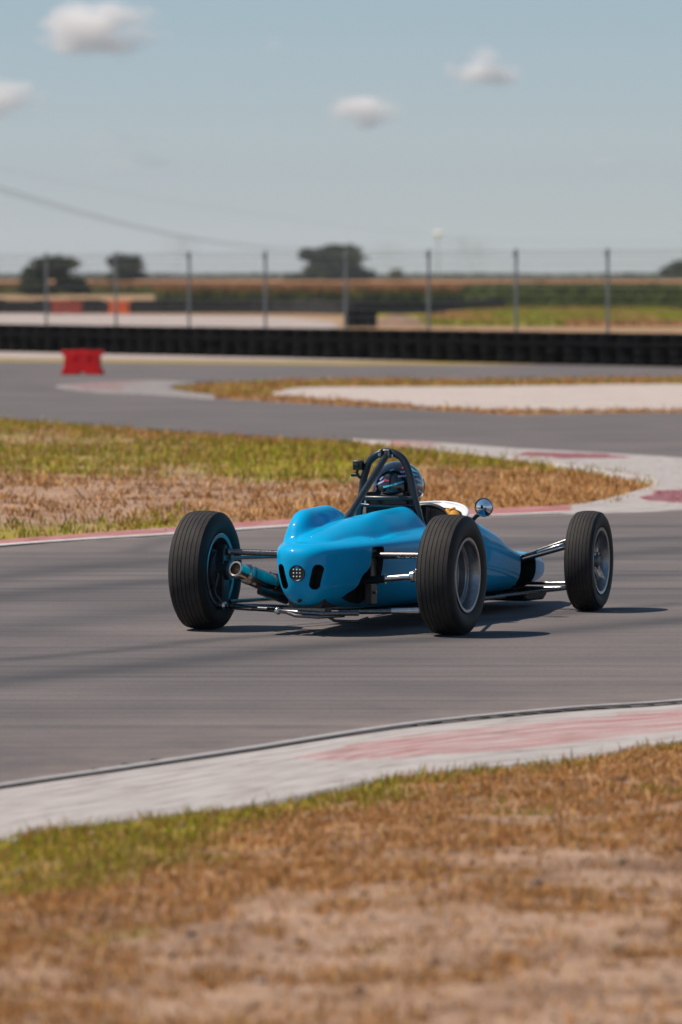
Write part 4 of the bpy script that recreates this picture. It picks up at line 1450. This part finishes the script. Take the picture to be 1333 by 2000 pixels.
for k in range(73):
    a, b = Vector(strap_pts[k]), Vector(strap_pts[k + 1])
    mb.box((a + b) / 2, ((b - a).length, .012, .085))
mb.build('rubber_strap', M['wall_tyre'], wall, 30)

fence = empty('catch_fence', tuple(wall_pt(0) + Vector((1.2, 0.8, 0))), WALL_A)
tag(fence, 'tall wire catch fence on grey posts behind the tyre wall', 'fence')
post_mb = MB()
post_mb.box((0, 0, 1.20), (.046, .046, 2.42))
post_mb.box((0, -.03, 2.30), (.05, .14, .05))
post_mb.box((0, 0, 2.425), (.085, .085, .014))
post_me = post_mb.mesh('post', 30); post_me.materials.append(M['galv'])
for i in range(-7, 7):
    o = bpy.data.objects.new('post', post_me)
    o.location = (i * 3.5 - .35, 1.1, 0)
    o.rotation_euler = (R(random.uniform(-.5, .5)), R(random.uniform(-.6, .6)), 0)
    link(o, fence)
for k, z in enumerate((.75, .92, 1.09, 1.26, 1.43, 1.60, 1.77, 1.94, 2.08, 2.20, 2.30, 2.38)):
    pts = [(-25 + .5 * j, 1.05, z - .012 * abs(math.sin((j * .5 + .35) * math.pi / 3.5))) for j in range(97)]
    MB().tube(pts, .008 if k in (5, 8, 11) else .0055, 6, cap=False).build('fence_wire', M['wire'], fence, 60)
mb = MB()
k = -25.0
while k < 23:
    mb.add([(k, 1.06, .7), (k + .0035, 1.06, .7), (k + .0035, 1.06, 2.38), (k, 1.06, 2.38)], [(0, 1, 2, 3)])
    k += .10
net = mb.build('wire_netting', M['wire'], fence, None)
net['kind'] = 'stuff'


def water_barrier(name, base, w, h, d, rz, mat, label, group=None):
    """plastic water-filled barrier: flared top and foot, narrower waist, end notches"""
    prof = [(-.50, 0), (-.50, .16), (-.42, .26), (-.36, .50), (-.36, .74), (-.40, .86), (-.40, 1.0), (.40, 1.0), (.40, .86), (.36, .74), (.36, .50), (.42, .26), (.50, .16), (.50, 0), (.12, 0), (.12, .07), (-.12, .07), (-.12, 0)]
    front = [(-.47, 0), (-.47, .20), (-.42, .28), (-.41, .78), (-.50, .86), (-.50, 1.0), (.50, 1.0), (.50, .86), (.41, .78), (.42, .28), (.47, .20), (.47, 0), (.08, 0), (.06, .10), (-.06, .10), (-.08, 0)]
    o = MB().prism([(x * w, z * h) for x, z in front], 'Y', -d / 2, d / 2).build(name, mat, None, 30)
    # splay the foot: scale thickness with height
    for v in o.data.vertices:
        t = v.co.z / h
        v.co.y *= 1.25 - .62 * min(1, t / .55)
    b = o.modifiers.new('bevel', 'BEVEL'); b.width = .025 * h; b.segments = 2
    o.location = (base[0], base[1], 0.004); o.rotation_euler = (0, 0, rz)
    for xx in (-.16 * w, .16 * w):
        MB().prism([(xx - .045 * w, .30 * h), (xx + .045 * w, .30 * h), (xx + .035 * w, .78 * h), (xx - .035 * w, .78 * h)], 'Y', -d * .40, -d * .27).build('moulded_rib', mat, o, 30)
    MB().lathe([(h * .98, .06 * w), (h * 1.02, .06 * w), (h * 1.03, .05 * w), (h * 1.03, 0)], 14, 'Z').build('filler_cap', mat, o, 30)
    tag(o, label, 'barrier', group)
    return o


b0 = at(162, 732)
water_barrier('water_barrier', b0, .80, .445, .30, R(-6), M['red_plastic'], 'bright red plastic barrier standing alone on the far asphalt')
b1 = at(233, 614); water_barrier('water_barrier', b1, 1.12, .66, .45, R(4), M['orange_plastic'], 'bright orange plastic barrier by the grey belt barrier beyond the fence')
b2 = at(131, 614); water_barrier('water_barrier', b2, 1.75, .70, .5, R(2), M['rust_plastic'], 'rusty dark red plastic barrier left of the bright orange one beyond the fence')

# second barrier beyond the service road, faced with rubber belt panels
far_b = empty('belt_barrier', (0, 0, 0))
tag(far_b, 'low grey rubber-faced barrier across the far side of the service road', 'barrier')
line = spline([at(-250, 611.5), at(0, 611.5), at(300, 612.0), at(560, 612.5), at(700, 614.0), at(850, 612.5), at(985, 607.5)], 30)
for i in range(29):
    a, b = Vector((*line[i], 0)), Vector((*line[i + 1], 0))
    c = (a + b) / 2 + Vector((0, .3, 0))
    L = (b - a).length
    hh = .70 + .05 * math.sin(i * 2.1)
    m_ = MB()
    m_.box((0, 0, hh / 2), (L * .985, .30, hh))
    o = m_.build('belt_panel', M['belt'], far_b, 30, .03)
    o.location = c; o.rotation_euler = (0, 0, math.atan2(b.y - a.y, b.x - a.x))

# black bundle of tyres and an earth heap at the end of the service road
bp = at(707, 640)
bundle = empty('tyre_bundle', (bp[0], bp[1], 0))
tag(bundle, 'square bundle of black tyres at the end of the service road', 'tyres')
for i in range(2):
    for j in range(2):
        for t in range(4):
            o = bpy.data.objects.new('tyre', tw_mesh)
            o.location = (-.28 + .56 * i, .57 * j, .10 + .166 * t)
            o.scale = (.92, .92, 1)
            link(o, bundle)
hp = at(775, 636)
n = 26
vs, fs = [], []
for i in range(n + 1):
    for j in range(n + 1):
        u, v = -1 + 2 * i / n, -1 + 2 * j / n
        r2 = math.hypot(u, v)
        z = .52 * max(0, 1 - r2) ** .8 * (0.75 + .5 * float(fbm(u * 3 + 5, v * 3, 31))) - .05
        vs.append((u * 1.6, v * 2.0, z))
for i in range(n):
    for j in range(n):
        k = i * (n + 1) + j
        fs.append((k, k + n + 1, k + n + 2, k + 1))
heap = MB().add(vs, fs).build('earth_heap', plain('brown_earth', (0.23, 0.14, 0.09), .95, 0, .3, 3, bump_s=.6), None, 60)
heap.location = (hp[0], hp[1], 0)
tag(heap, 'low brown heap of earth beside the black tyre bundle', 'earth heap')


# ================================================================== GRASS, CROPS, TREES
def blades(name, x, y, z, hgt, wid, lean, tone, mat, parent=None):
    """one bent blade (quad + tip triangle) per entry"""
    n = len(x)
    az = rng.uniform(0, 2 * np.pi, n)
    face = rng.uniform(0, 2 * np.pi, n)
    lx, ly = np.cos(az) * lean * hgt, np.sin(az) * lean * hgt
    wx, wy = np.cos(face) * wid / 2, np.sin(face) * wid / 2
    V = np.empty((n, 5, 3))
    V[:, 0] = np.stack([x - wx, y - wy, z], 1); V[:, 1] = np.stack([x + wx, y + wy, z], 1)
    mx, my, mz = x + lx * .38, y + ly * .38, z + hgt * .62
    V[:, 2] = np.stack([mx + wx * .8, my + wy * .8, mz], 1); V[:, 3] = np.stack([mx - wx * .8, my - wy * .8, mz], 1)
    V[:, 4] = np.stack([x + lx, y + ly, z + hgt * np.sqrt(np.maximum(.05, 1 - lean * lean * .35))], 1)
    base = (np.arange(n) * 5)[:, None]
    lp = np.concatenate([base + np.array([[0, 1, 2, 3]]), base + np.array([[3, 2, 4]])], 1).ravel()
    cnt = np.tile([4, 3], n)
    return from_arrays(name, V.reshape(-1, 3), lp, cnt, mat, parent, np.repeat(tone, 5, axis=0))


GREEN = np.array([[.17, .20, .015], [.30, .30, .022], [.42, .37, .03], [.24, .26, .018]])
STRAW = np.array([[.48, .235, .07], [.60, .35, .14], [.30, .14, .045], [.66, .43, .21], [.52, .25, .075], [.20, .10, .04], [.26, .13, .05]])


def pick(pal, n):
    c = pal[rng.integers(0, len(pal), n)]
    return np.clip(c * rng.uniform(.75, 1.25, (n, 1)) * rng.uniform(.92, 1.08, (n, 3)), 0, 1)


def turf(name_g, name_d, x0, x1, y0, y1, keep, clumps, per, h_green, h_dry, spread, wid, label_g, label_d):
    cx = rng.uniform(x0, x1, clumps); cy = rng.uniform(y0, y1, clumps)
    k = keep(cx, cy); cx, cy = cx[k], cy[k]
    l = lush_at(cx, cy) + 0.55 * (fbm(cx * 1.7, cy * 1.7, 41) - .5) + .5 * (fbm(cx * 6, cy * 6, 43) - .5)
    s = straw_at(cx, cy) + 0.9 * (fbm(cx * 1.5, cy * 1.5, 51) - .5) + .8 * (fbm(cx * 5, cy * 5, 53) - .5)
    isg = l > .30
    isd = (~isg) & (s > np.where(cy < 24, .15, .06))
    sp = (~isg) & (~isd) & (rng.random(len(cx)) < .16)
    isd |= sp
    for flag, nm, pal, hh, lab, ln in ((isg, name_g, GREEN, h_green, label_g, (.15, .75)), (isd, name_d, STRAW, h_dry, label_d, (.4, 1.35))):
        gx_, gy_ = np.repeat(cx[flag], per), np.repeat(cy[flag], per)
        n = len(gx_)
        r = np.abs(rng.normal(0, spread, n)); a = rng.uniform(0, 2 * np.pi, n)
        x, y = gx_ + r * np.cos(a), gy_ + r * np.sin(a)
        kk = keep(x, y + .02) | (rng.random(n) < .12)
        x, y = x[kk], y[kk]; n = len(x)
        tall = np.minimum(2.1, rng.lognormal(-.18, .42, n)) * np.repeat(rng.uniform(.5, 1.25, int(flag.sum())), per)[kk]
        t = pick(pal, n)
        if pal is GREEN:     # dead blades among the living
            dd = rng.random(n) < .46
            t[dd] = pick(STRAW, int(dd.sum()))
        o = blades(nm, x, y, ground_z(x, y) - .004, hh * tall, wid * rng.uniform(.6, 1.3, n), rng.uniform(*ln, n), t, M['blades'])
        tag(o, lab, 'grass', kind='stuff')


turf('green_grass', 'dry_grass', -4.0, 4.0, 11.5, 26.0, lambda x, y: ((near_grass_y(x) - y) > .025 + .05 * vnoise(x * 7, y * 0, 77)) & (np.abs(x) < .068 * y + .35), 100000, 11, .027, .026, .034, .0042,
     'green grass tufts along the edge of the near kerb', 'dry straw-brown grass on the foreground verge')
turf('green_grass', 'dry_grass', -8.0, 5.0, 33.0, 84.0, lambda x, y: inside(infield_poly, x, y) & (dist_poly(infield_poly, x, y, True) > .22) & (np.abs(x) < .075 * y + 1.0), 30000, 7, .060, .055, .09, .012,
     'green grass on the infield behind the blue car', 'dry brown grass on the infield behind the blue car')


turf('green_grass', 'dry_grass', -4.0, 8.0, 72.0, 104.0, lambda x, y: inside(island_poly, x, y) & ~inside(grav, x, y), 12000, 6, .055, .06, .12, .02,
     'green grass along the far edge of the gravel island', 'dry orange grass round the gravel island')


# small stones and clods on the bare sand
nst = 2600
sx = rng.uniform(-2.2, 2.2, nst); sy = rng.uniform(12, 22, nst)
ok = (near_grass_y(sx) - sy > .15) & (np.abs(sx) < .068 * sy + .3)
sx, sy = sx[ok], sy[ok]; nst = len(sx)
sr = np.minimum(.022, rng.lognormal(-5.0, .55, nst))
octv = np.array([[1, 0, 0], [-1, 0, 0], [0, 1, 0], [0, -1, 0], [0, 0, .7], [0, 0, -.5]])
octf = np.array([[0, 2, 4], [2, 1, 4], [1, 3, 4], [3, 0, 4], [2, 0, 5], [1, 2, 5], [3, 1, 5], [0, 3, 5]])
V = octv[None] * sr[:, None, None] * rng.uniform(.7, 1.35, (nst, 6, 1)) + np.stack([sx, sy, ground_z(sx, sy) + .002], 1)[:, None, :]
lp = (octf.ravel()[None] + (np.arange(nst) * 6)[:, None]).ravel()
stones = from_arrays('small_stones', V.reshape(-1, 3), lp, np.full(nst * 8, 3), M['blades'], None, np.repeat(pick(np.array([[.34, .25, .19], [.24, .17, .12], [.45, .35, .28], [.12, .09, .07]]), nst), 6, axis=0))
tag(stones, 'small stones and clods scattered on the foreground sand', 'stones', kind='stuff')


def scatter_quads(name, pts, size, tone, mat, parent=None):
    n = len(pts)
    a = rng.normal(size=(n, 3)); a /= np.linalg.norm(a, axis=1)[:, None]
    b = rng.normal(size=(n, 3)); b -= a * (a * b).sum(1)[:, None]; b /= np.linalg.norm(b, axis=1)[:, None]
    s = (size * rng.uniform(.6, 1.35, n))[:, None]
    V = np.stack([pts - a * s - b * s * .6, pts + a * s * .2 - b * s * .75, pts + a * s + b * s * .5, pts - a * s * .3 + b * s * .8], 1)
    lp = np.arange(n * 4)
    return from_arrays(name, V.reshape(-1, 3), lp, np.full(n, 4), mat, parent, np.repeat(tone, 4, axis=0))


LEAF = np.array([[.030, .045, .014], [.045, .062, .020], [.060, .078, .026], [.022, .034, .014]])
LEAF_L = np.array([[.060, .080, .022], [.090, .11, .030], [.12, .13, .045], [.045, .06, .02]])


def tree(px0, px1, py_top, py_base, Y, label, pal=LEAF, n=4200, low=False, group='trees beyond the fence'):
    c = at_y((px0 + px1) / 2, py_base, Y)
    w = (px1 - px0) / FPX * Y
    top = at_y(px0, py_top, Y).z
    h = top
    t = empty('tree', (c.x, Y, 0), random.uniform(0, 6))
    tag(t, label, 'tree', group)
    tr = MB()
    tr.tube([(0, 0, -.1), (.02 * w, 0, h * .25), (-.01 * w, .02 * w, h * .5), (0, 0, h * .8)], [h * .04, h * .032, h * .022, h * .006], 10)
    for k in range(6):
        a = k * 1.05 + random.uniform(-.3, .3)
        z0 = h * random.uniform(.15 if low else .28, .5)
        tr.tube([(0, 0, z0), (.18 * w * math.cos(a), .18 * w * math.sin(a), z0 + h * .14), (.36 * w * math.cos(a), .36 * w * math.sin(a), z0 + h * .22)], [h * .018, h * .012, h * .004], 6)
    tr.build('trunk', M['bark'], t, 60)
    lobes = []
    for k in range(20):
        a = random.uniform(0, 2 * math.pi); r = w * .5 * math.sqrt(random.random()) * .78
        zz = h * random.uniform(.30 if not low else .08, .88)
        lim = 1 - .55 * max(0, (zz / h - .45) / .55)
        lobes.append((r * math.cos(a) * lim, r * math.sin(a) * lim, zz, w * random.uniform(.11, .21), h * random.uniform(.09, .17)))
    lobes.append((0, 0, h * .84, w * .16, h * .15))
    P, T = [], []
    for lx, ly, lz, lr, lh in lobes:
        m = n // len(lobes)
        d = rng.normal(size=(m, 3)); d /= np.linalg.norm(d, axis=1)[:, None]
        rr = (rng.uniform(.4, 1.0, m) ** .7 * (1 + .28 * (rng.random(m) < .12)))[:, None]
        P.append(np.array([lx, ly, lz]) + d * rr * np.array([lr, lr, lh]))
        T.append(pick(pal, m))
    P, T = np.concatenate(P), np.concatenate(T)
    P[:, 2] = np.clip(P[:, 2], .05, None)
    scatter_quads('crown', P, np.full(len(P), w * .021), T, M['leaves'], t)
    return t


tree(32, 190, 499, 577, 590, 'dark bushy tree with foliage to the ground, leftmost beyond the fence', LEAF, 7000, True)
tree(188, 294, 494, 560, 900, 'round tree standing just right of the leftmost dark bushy tree', LEAF, 6000)
tree(556, 738, 480, 548, 1300, 'widest round tree above the crop field near the middle of the fence', LEAF, 8500, True)
tree(746, 804, 524, 548, 1300, 'small bush right of the widest round tree', LEAF_L, 1800, True)
tree(1282, 1450, 482, 548, 1000, 'dark tree cut off by the right edge of the picture', LEAF, 5200, True)
tree(1030, 1082, 535, 549, 1200, 'tiny dark shrub on the horizon behind the green scrub', LEAF, 1200, True)
tree(170, 205, 540, 568, 760, 'small bush between the two trees on the left', LEAF_L, 1200, True)

# far wood along the horizon
nn = 26000
wx = rng.uniform(-420, 420, nn); wy = rng.uniform(2600, 2800, nn)
wz = rng.uniform(0, 1, nn) * (3.0 + 2.0 * fbm(wx * .03, wx * 0 + 3, 61))
wood = scatter_quads('far_wood', np.stack([wx, wy, wz], 1), np.full(nn, .9), pick(LEAF, nn), M['leaves'])
tag(wood, 'thin dark line of far-off woodland along the horizon', 'woodland', kind='stuff')

# crop field: green leaves below, brown tassels above
nn = 60000
cx_ = rng.uniform(-75, 75, nn); cy_ = 425 + 330 * rng.random(nn) ** 2
hgt_ = (1.42 + .16 * (fbm(cx_ * .12, cy_ * .05, 71) - .5)) * rng.uniform(.85, 1.06, nn)
k_ = ~((cx_ < -14) & (cy_ < 620))
cx_, cy_, hgt_ = cx_[k_], cy_[k_], hgt_[k_]
nn = len(cx_)
CROPG = np.array([[.085, .11, .02], [.13, .155, .03], [.065, .085, .018]])
CROPB = np.array([[.36, .16, .055], [.44, .21, .075], [.28, .12, .04]])
lv = blades('leaves', cx_, cy_, np.full(nn, -.02), hgt_ * .84, np.full(nn, .22), rng.uniform(.2, .7, nn), pick(CROPG, nn), M['leaves'])
cropf = lv
cropf.name = 'crop_field'
tag(cropf, 'tall green and brown crop field beyond the barriers', 'crops', kind='stuff')
ts = blades('tassels', cx_, cy_, hgt_ * .66, hgt_ * .34, np.full(nn, .17), rng.uniform(.1, .4, nn), pick(CROPB, nn), M['leaves'], cropf)
ts['kind'] = 'stuff'
# the field goes on as a closed brown canopy
X_, Y_ = np.meshgrid(np.linspace(-900, 900, 120), np.concatenate([np.linspace(640, 900, 30), np.geomspace(910, 2550, 30)]))
Z_ = 1.28 + .22 * fbm(X_ * .15, Y_ * .05, 81)
h_, w_ = X_.shape
i_ = np.arange((h_ - 1) * (w_ - 1)); q_ = (i_ // (w_ - 1)) * w_ + i_ % (w_ - 1)
can = from_arrays('crop_canopy', np.stack([X_.ravel(), Y_.ravel(), Z_.ravel()], 1), np.stack([q_, q_ + 1, q_ + w_ + 1, q_ + w_], 1).ravel(), np.full(len(i_), 4),
                  plain('ripe_crop_canopy', (0.36, 0.17, 0.065), .95, 0, .3, .3, bump_s=.5), cropf, None, True)
can['kind'] = 'stuff'

# scrub and long grass on the right beyond the fence
nn = 26000
bx_ = rng.uniform(8.5, 26, nn); by_ = rng.uniform(330, 400, nn)
bh_ = 1.15 + .45 * fbm(bx_ * .25, by_ * .1, 91)
wz_ = rng.random(nn) ** .8 * bh_
scrub = scatter_quads('scrub', np.stack([bx_, by_, wz_], 1), np.full(nn, .13), pick(np.array([[.040, .060, .015], [.065, .090, .022], [.10, .12, .03]]), nn), M['leaves'])
tag(scrub, 'dark green scrub in front of the crop field on the right', 'scrub', kind='stuff')
nn = 26000
gx2 = rng.uniform(.5, 18, nn); gy2 = rng.uniform(212, 320, nn)
kk_ = gx2 > .006 * (gy2 - 200) * 0 + np.interp(gy2, [205, 240, 300, 330], [3.0, 3.2, 6.5, 9.0])
gx2, gy2 = gx2[kk_], gy2[kk_]; nn = len(gx2)
tn = pick(np.array([[.28, .29, .03], [.38, .35, .04], [.19, .22, .025]]), nn)
dd_ = fbm(gx2 * .4, gy2 * .06, 95) > .56
tn[dd_] = pick(STRAW, int(dd_.sum()))
lg = blades('long_grass', gx2, gy2, np.zeros(nn), rng.uniform(.12, .30, nn), np.full(nn, .08), rng.uniform(.2, .9, nn), tn, M['blades'])
tag(lg, 'bright yellow-green grass bank beyond the fence on the right', 'grass', kind='stuff')


# ================================================================== POWER LINE AND FAR TOWERS
def pylon(px, py_top, Y, width, label, group='power pylons'):
    p = at_y(px, 545, Y)
    H = at_y(px, py_top, Y).z
    mb = MB()
    w = width
    legs = [(-1, -1), (1, -1), (1, 1), (-1, 1)]
    r = H * .0035
    def at_h(s, t):
        f = w * (.5 * (1 - t) ** 1.4 + .08)
        return Vector((s[0] * f, s[1] * f, H * t))
    for s in legs:
        mb.tube([at_h(s, t) for t in (0, .25, .5, .75, 1)], r, 6)
    ts_ = [0, .2, .38, .54, .68, .8, .9, 1]
    for a, b in zip(ts_[:-1], ts_[1:]):
        for i in range(4):
            s0, s1 = legs[i], legs[(i + 1) % 4]
            mb.tube([at_h(s0, a), at_h(s1, b)], r * .6, 5)
            mb.tube([at_h(s1, a), at_h(s0, b)], r * .6, 5)
    for t in (.66, .80, .93):
        L = w * (.95 - .5 * abs(t - .8))
        for s in (-1, 1):
            mb.tube([(0, 0, H * (t + .03)), (s * L, 0, H * t)], r * .8, 5)
            mb.tube([(0, 0, H * (t - .01)), (s * L, 0, H * t)], r * .8, 5)
            mb.tube([(s * L, 0, H * t), (s * L, 0, H * (t - .03))], r * 1.2, 5)
    o = mb.build('power_pylon', M['pylon'], None, None)
    o.location = (p.x, Y, 0)
    tag(o, label, 'pylon', group)
    return o


pylon(905, 463, 3000, 11, 'faint lattice pylon just right of the faint white water tower')
pylon(935, 475, 3600, 11, 'faint lattice pylon furthest right on the horizon')
pylon(357, 462, 3000, 11, 'faint lattice pylon standing alone above the fence on the left')
pylon(757, 474, 3600, 11, 'faint lattice pylon right of the widest round tree')
pylon(-260, 262, 520, 5, 'tall lattice pylon outside the left of the picture that carries the cables')
pylon(1700, 420, 900, 6, 'lattice pylon outside the right of the picture that carries the thin cable')
wp = at_y(856, 545, 6500)
zt_ = at_y(856, 450, 6500).z
wtw = empty('water_tower', (wp.x, 6500, 0))
tag(wtw, 'faint white water tower on the horizon right of the middle', 'water tower')
MB().lathe([(0, 2.0), (zt_ * .2, 1.1), (zt_ * .78, .8), (zt_ * .88, 1.6)], 20, 'Z').build('shaft', M['pylon'], wtw)
MB().lathe([(zt_ * .87, 1.4), (zt_ * .90, 5.6), (zt_ * .94, 6.6), (zt_ * .98, 4.0), (zt_, 0)], 24, 'Z').build('tank', M['tank'], wtw, 50)


def cable(name, a, b, sag, r, label):
    pts = []
    for k in range(61):
        t = k / 60
        p = a * (1 - t) + b * t
        p = p - Vector((0, 0, sag * 4 * t * (1 - t)))
        pts.append(p)
    o = MB().tube(pts, r, 6, cap=False).build(name, M['cable'], None, 60)
    tag(o, label, 'cable', 'overhead cables')
    return o


A0 = at_y(-260, 277, 520); B0 = at_y(640, 481, 1250)
cable('power_cable', A0, B0, 3.4, .045, 'upper dark overhead cable sloping down from the left edge of the sky')
A1 = at_y(-240, 297, 523); B1 = at_y(636, 485, 1253)
cable('power_cable', A1, B1, 3.1, .030, 'lower thinner overhead cable sloping down from the left edge of the sky')
cable('power_cable', at_y(-260, 272, 521), at_y(1700, 432, 900), 6.0, .010, 'hair-thin overhead cable running across the middle of the sky')

# ================================================================== CLOUDS
def cloud_mat(name, dens, seed):
    m = bpy.data.materials.new(name)
    m.use_nodes = True
    nt = m.node_tree
    nt.nodes.clear()
    out = nt.nodes.new('ShaderNodeOutputMaterial')
    pv = nt.nodes.new('ShaderNodeVolumePrincipled')
    pv.inputs['Color'].default_value = (1.0, 0.985, 0.97, 1)
    pv.inputs['Anisotropy'].default_value = 0.0
    oc = objcoord(nt)
    ln = N(nt, 'ShaderNodeVectorMath', operation='LENGTH'); nt.links.new(oc, ln.inputs[0])
    mp = N(nt, 'ShaderNodeMapping'); mp.inputs['Location'].default_value = (seed, seed * 1.7, 0)
    nt.links.new(oc, mp.inputs['Vector'])
    n1 = noise(nt, 1.5, 6, .55, mp.outputs['Vector'], .3)
    f = mathn(nt, 'SUBTRACT', mathn(nt, 'ADD', -0.45, mathn(nt, 'MULTIPLY', n1.outputs['Fac'], 2.5)), ln.outputs['Value'])
    f = mathn(nt, 'MAXIMUM', f, 0.0)
    f = mathn(nt, 'MINIMUM', mathn(nt, 'MULTIPLY', f, 1.4), 1.0)
    f = mathn(nt, 'MULTIPLY', f, dens)
    nt.links.new(f, pv.inputs['Density'])
    nt.links.new(pv.outputs['Volume'], out.inputs['Volume'])
    return m


def cloud(px0, px1, py0, py1, dens, seed, label):
    Y = 16000.0
    c = at_y((px0 + px1) / 2, (py0 + py1) / 2, Y)
    rx = (px1 - px0) / 2 / FPX * Y * 1.22
    rz = (py1 - py0) / 2 / FPX * Y * 1.25
    bm = bmesh.new()
    bmesh.ops.create_icosphere(bm, subdivisions=4, radius=1.05)
    me = bpy.data.meshes.new('cloud'); bm.to_mesh(me); bm.free()
    o = bpy.data.objects.new('cloud', me)
    o.location = c
    o.scale = (rx, rx * .8, rz)
    me.materials.append(cloud_mat('soft_white_cloud', dens, seed))
    link(o)
    tag(o, label, 'cloud', 'small clouds in the sky')
    return o


cloud(70, 305, 5, 112, .0240, 1.3, 'largest white cloud, at the top left of the sky')
cloud(636, 785, 182, 250, .0270, 4.1, 'flat white cloud below the middle of the sky, right of centre')
cloud(880, 1008, 100, 176, .0290, 7.7, 'small tilted white cloud on the right of the sky')
cloud(-80, 72, 148, 232, .0230, 2.2, 'white cloud cut off by the left edge of the picture')
cloud(145, 300, 246, 292, .0022, 9.4, 'faint thin cloud below the largest cloud')
cloud(115, 350, 296, 336, .0018, 5.8, 'lowest faint streak of cloud on the left, above the cables')
cloud(505, 565, 72, 108, .0060, 3.3, 'tiny faint cloud at the top middle of the sky')
cloud(1140, 1215, 302, 324, .0060, 8.8, 'tiny faint low cloud on the right of the sky')

# ================================================================== HAZE
hz = MB().box((0, 1000, 34), (13000, 15000, 72)).build('haze', bpy.data.materials.new('summer_haze'), None, None)
hm = hz.data.materials[0]
hm.use_nodes = True
hm.node_tree.nodes.clear()
ho = hm.node_tree.nodes.new('ShaderNodeOutputMaterial')
hv = hm.node_tree.nodes.new('ShaderNodeVolumePrincipled')
hv.inputs['Color'].default_value = (0.72, 0.88, 1.0, 1)
hv.inputs['Density'].default_value = 0.00005
hv.inputs['Anisotropy'].default_value = 0.0
hm.node_tree.links.new(hv.outputs['Volume'], ho.inputs['Volume'])
tag(hz, 'thin summer haze in the air', kind='stuff')
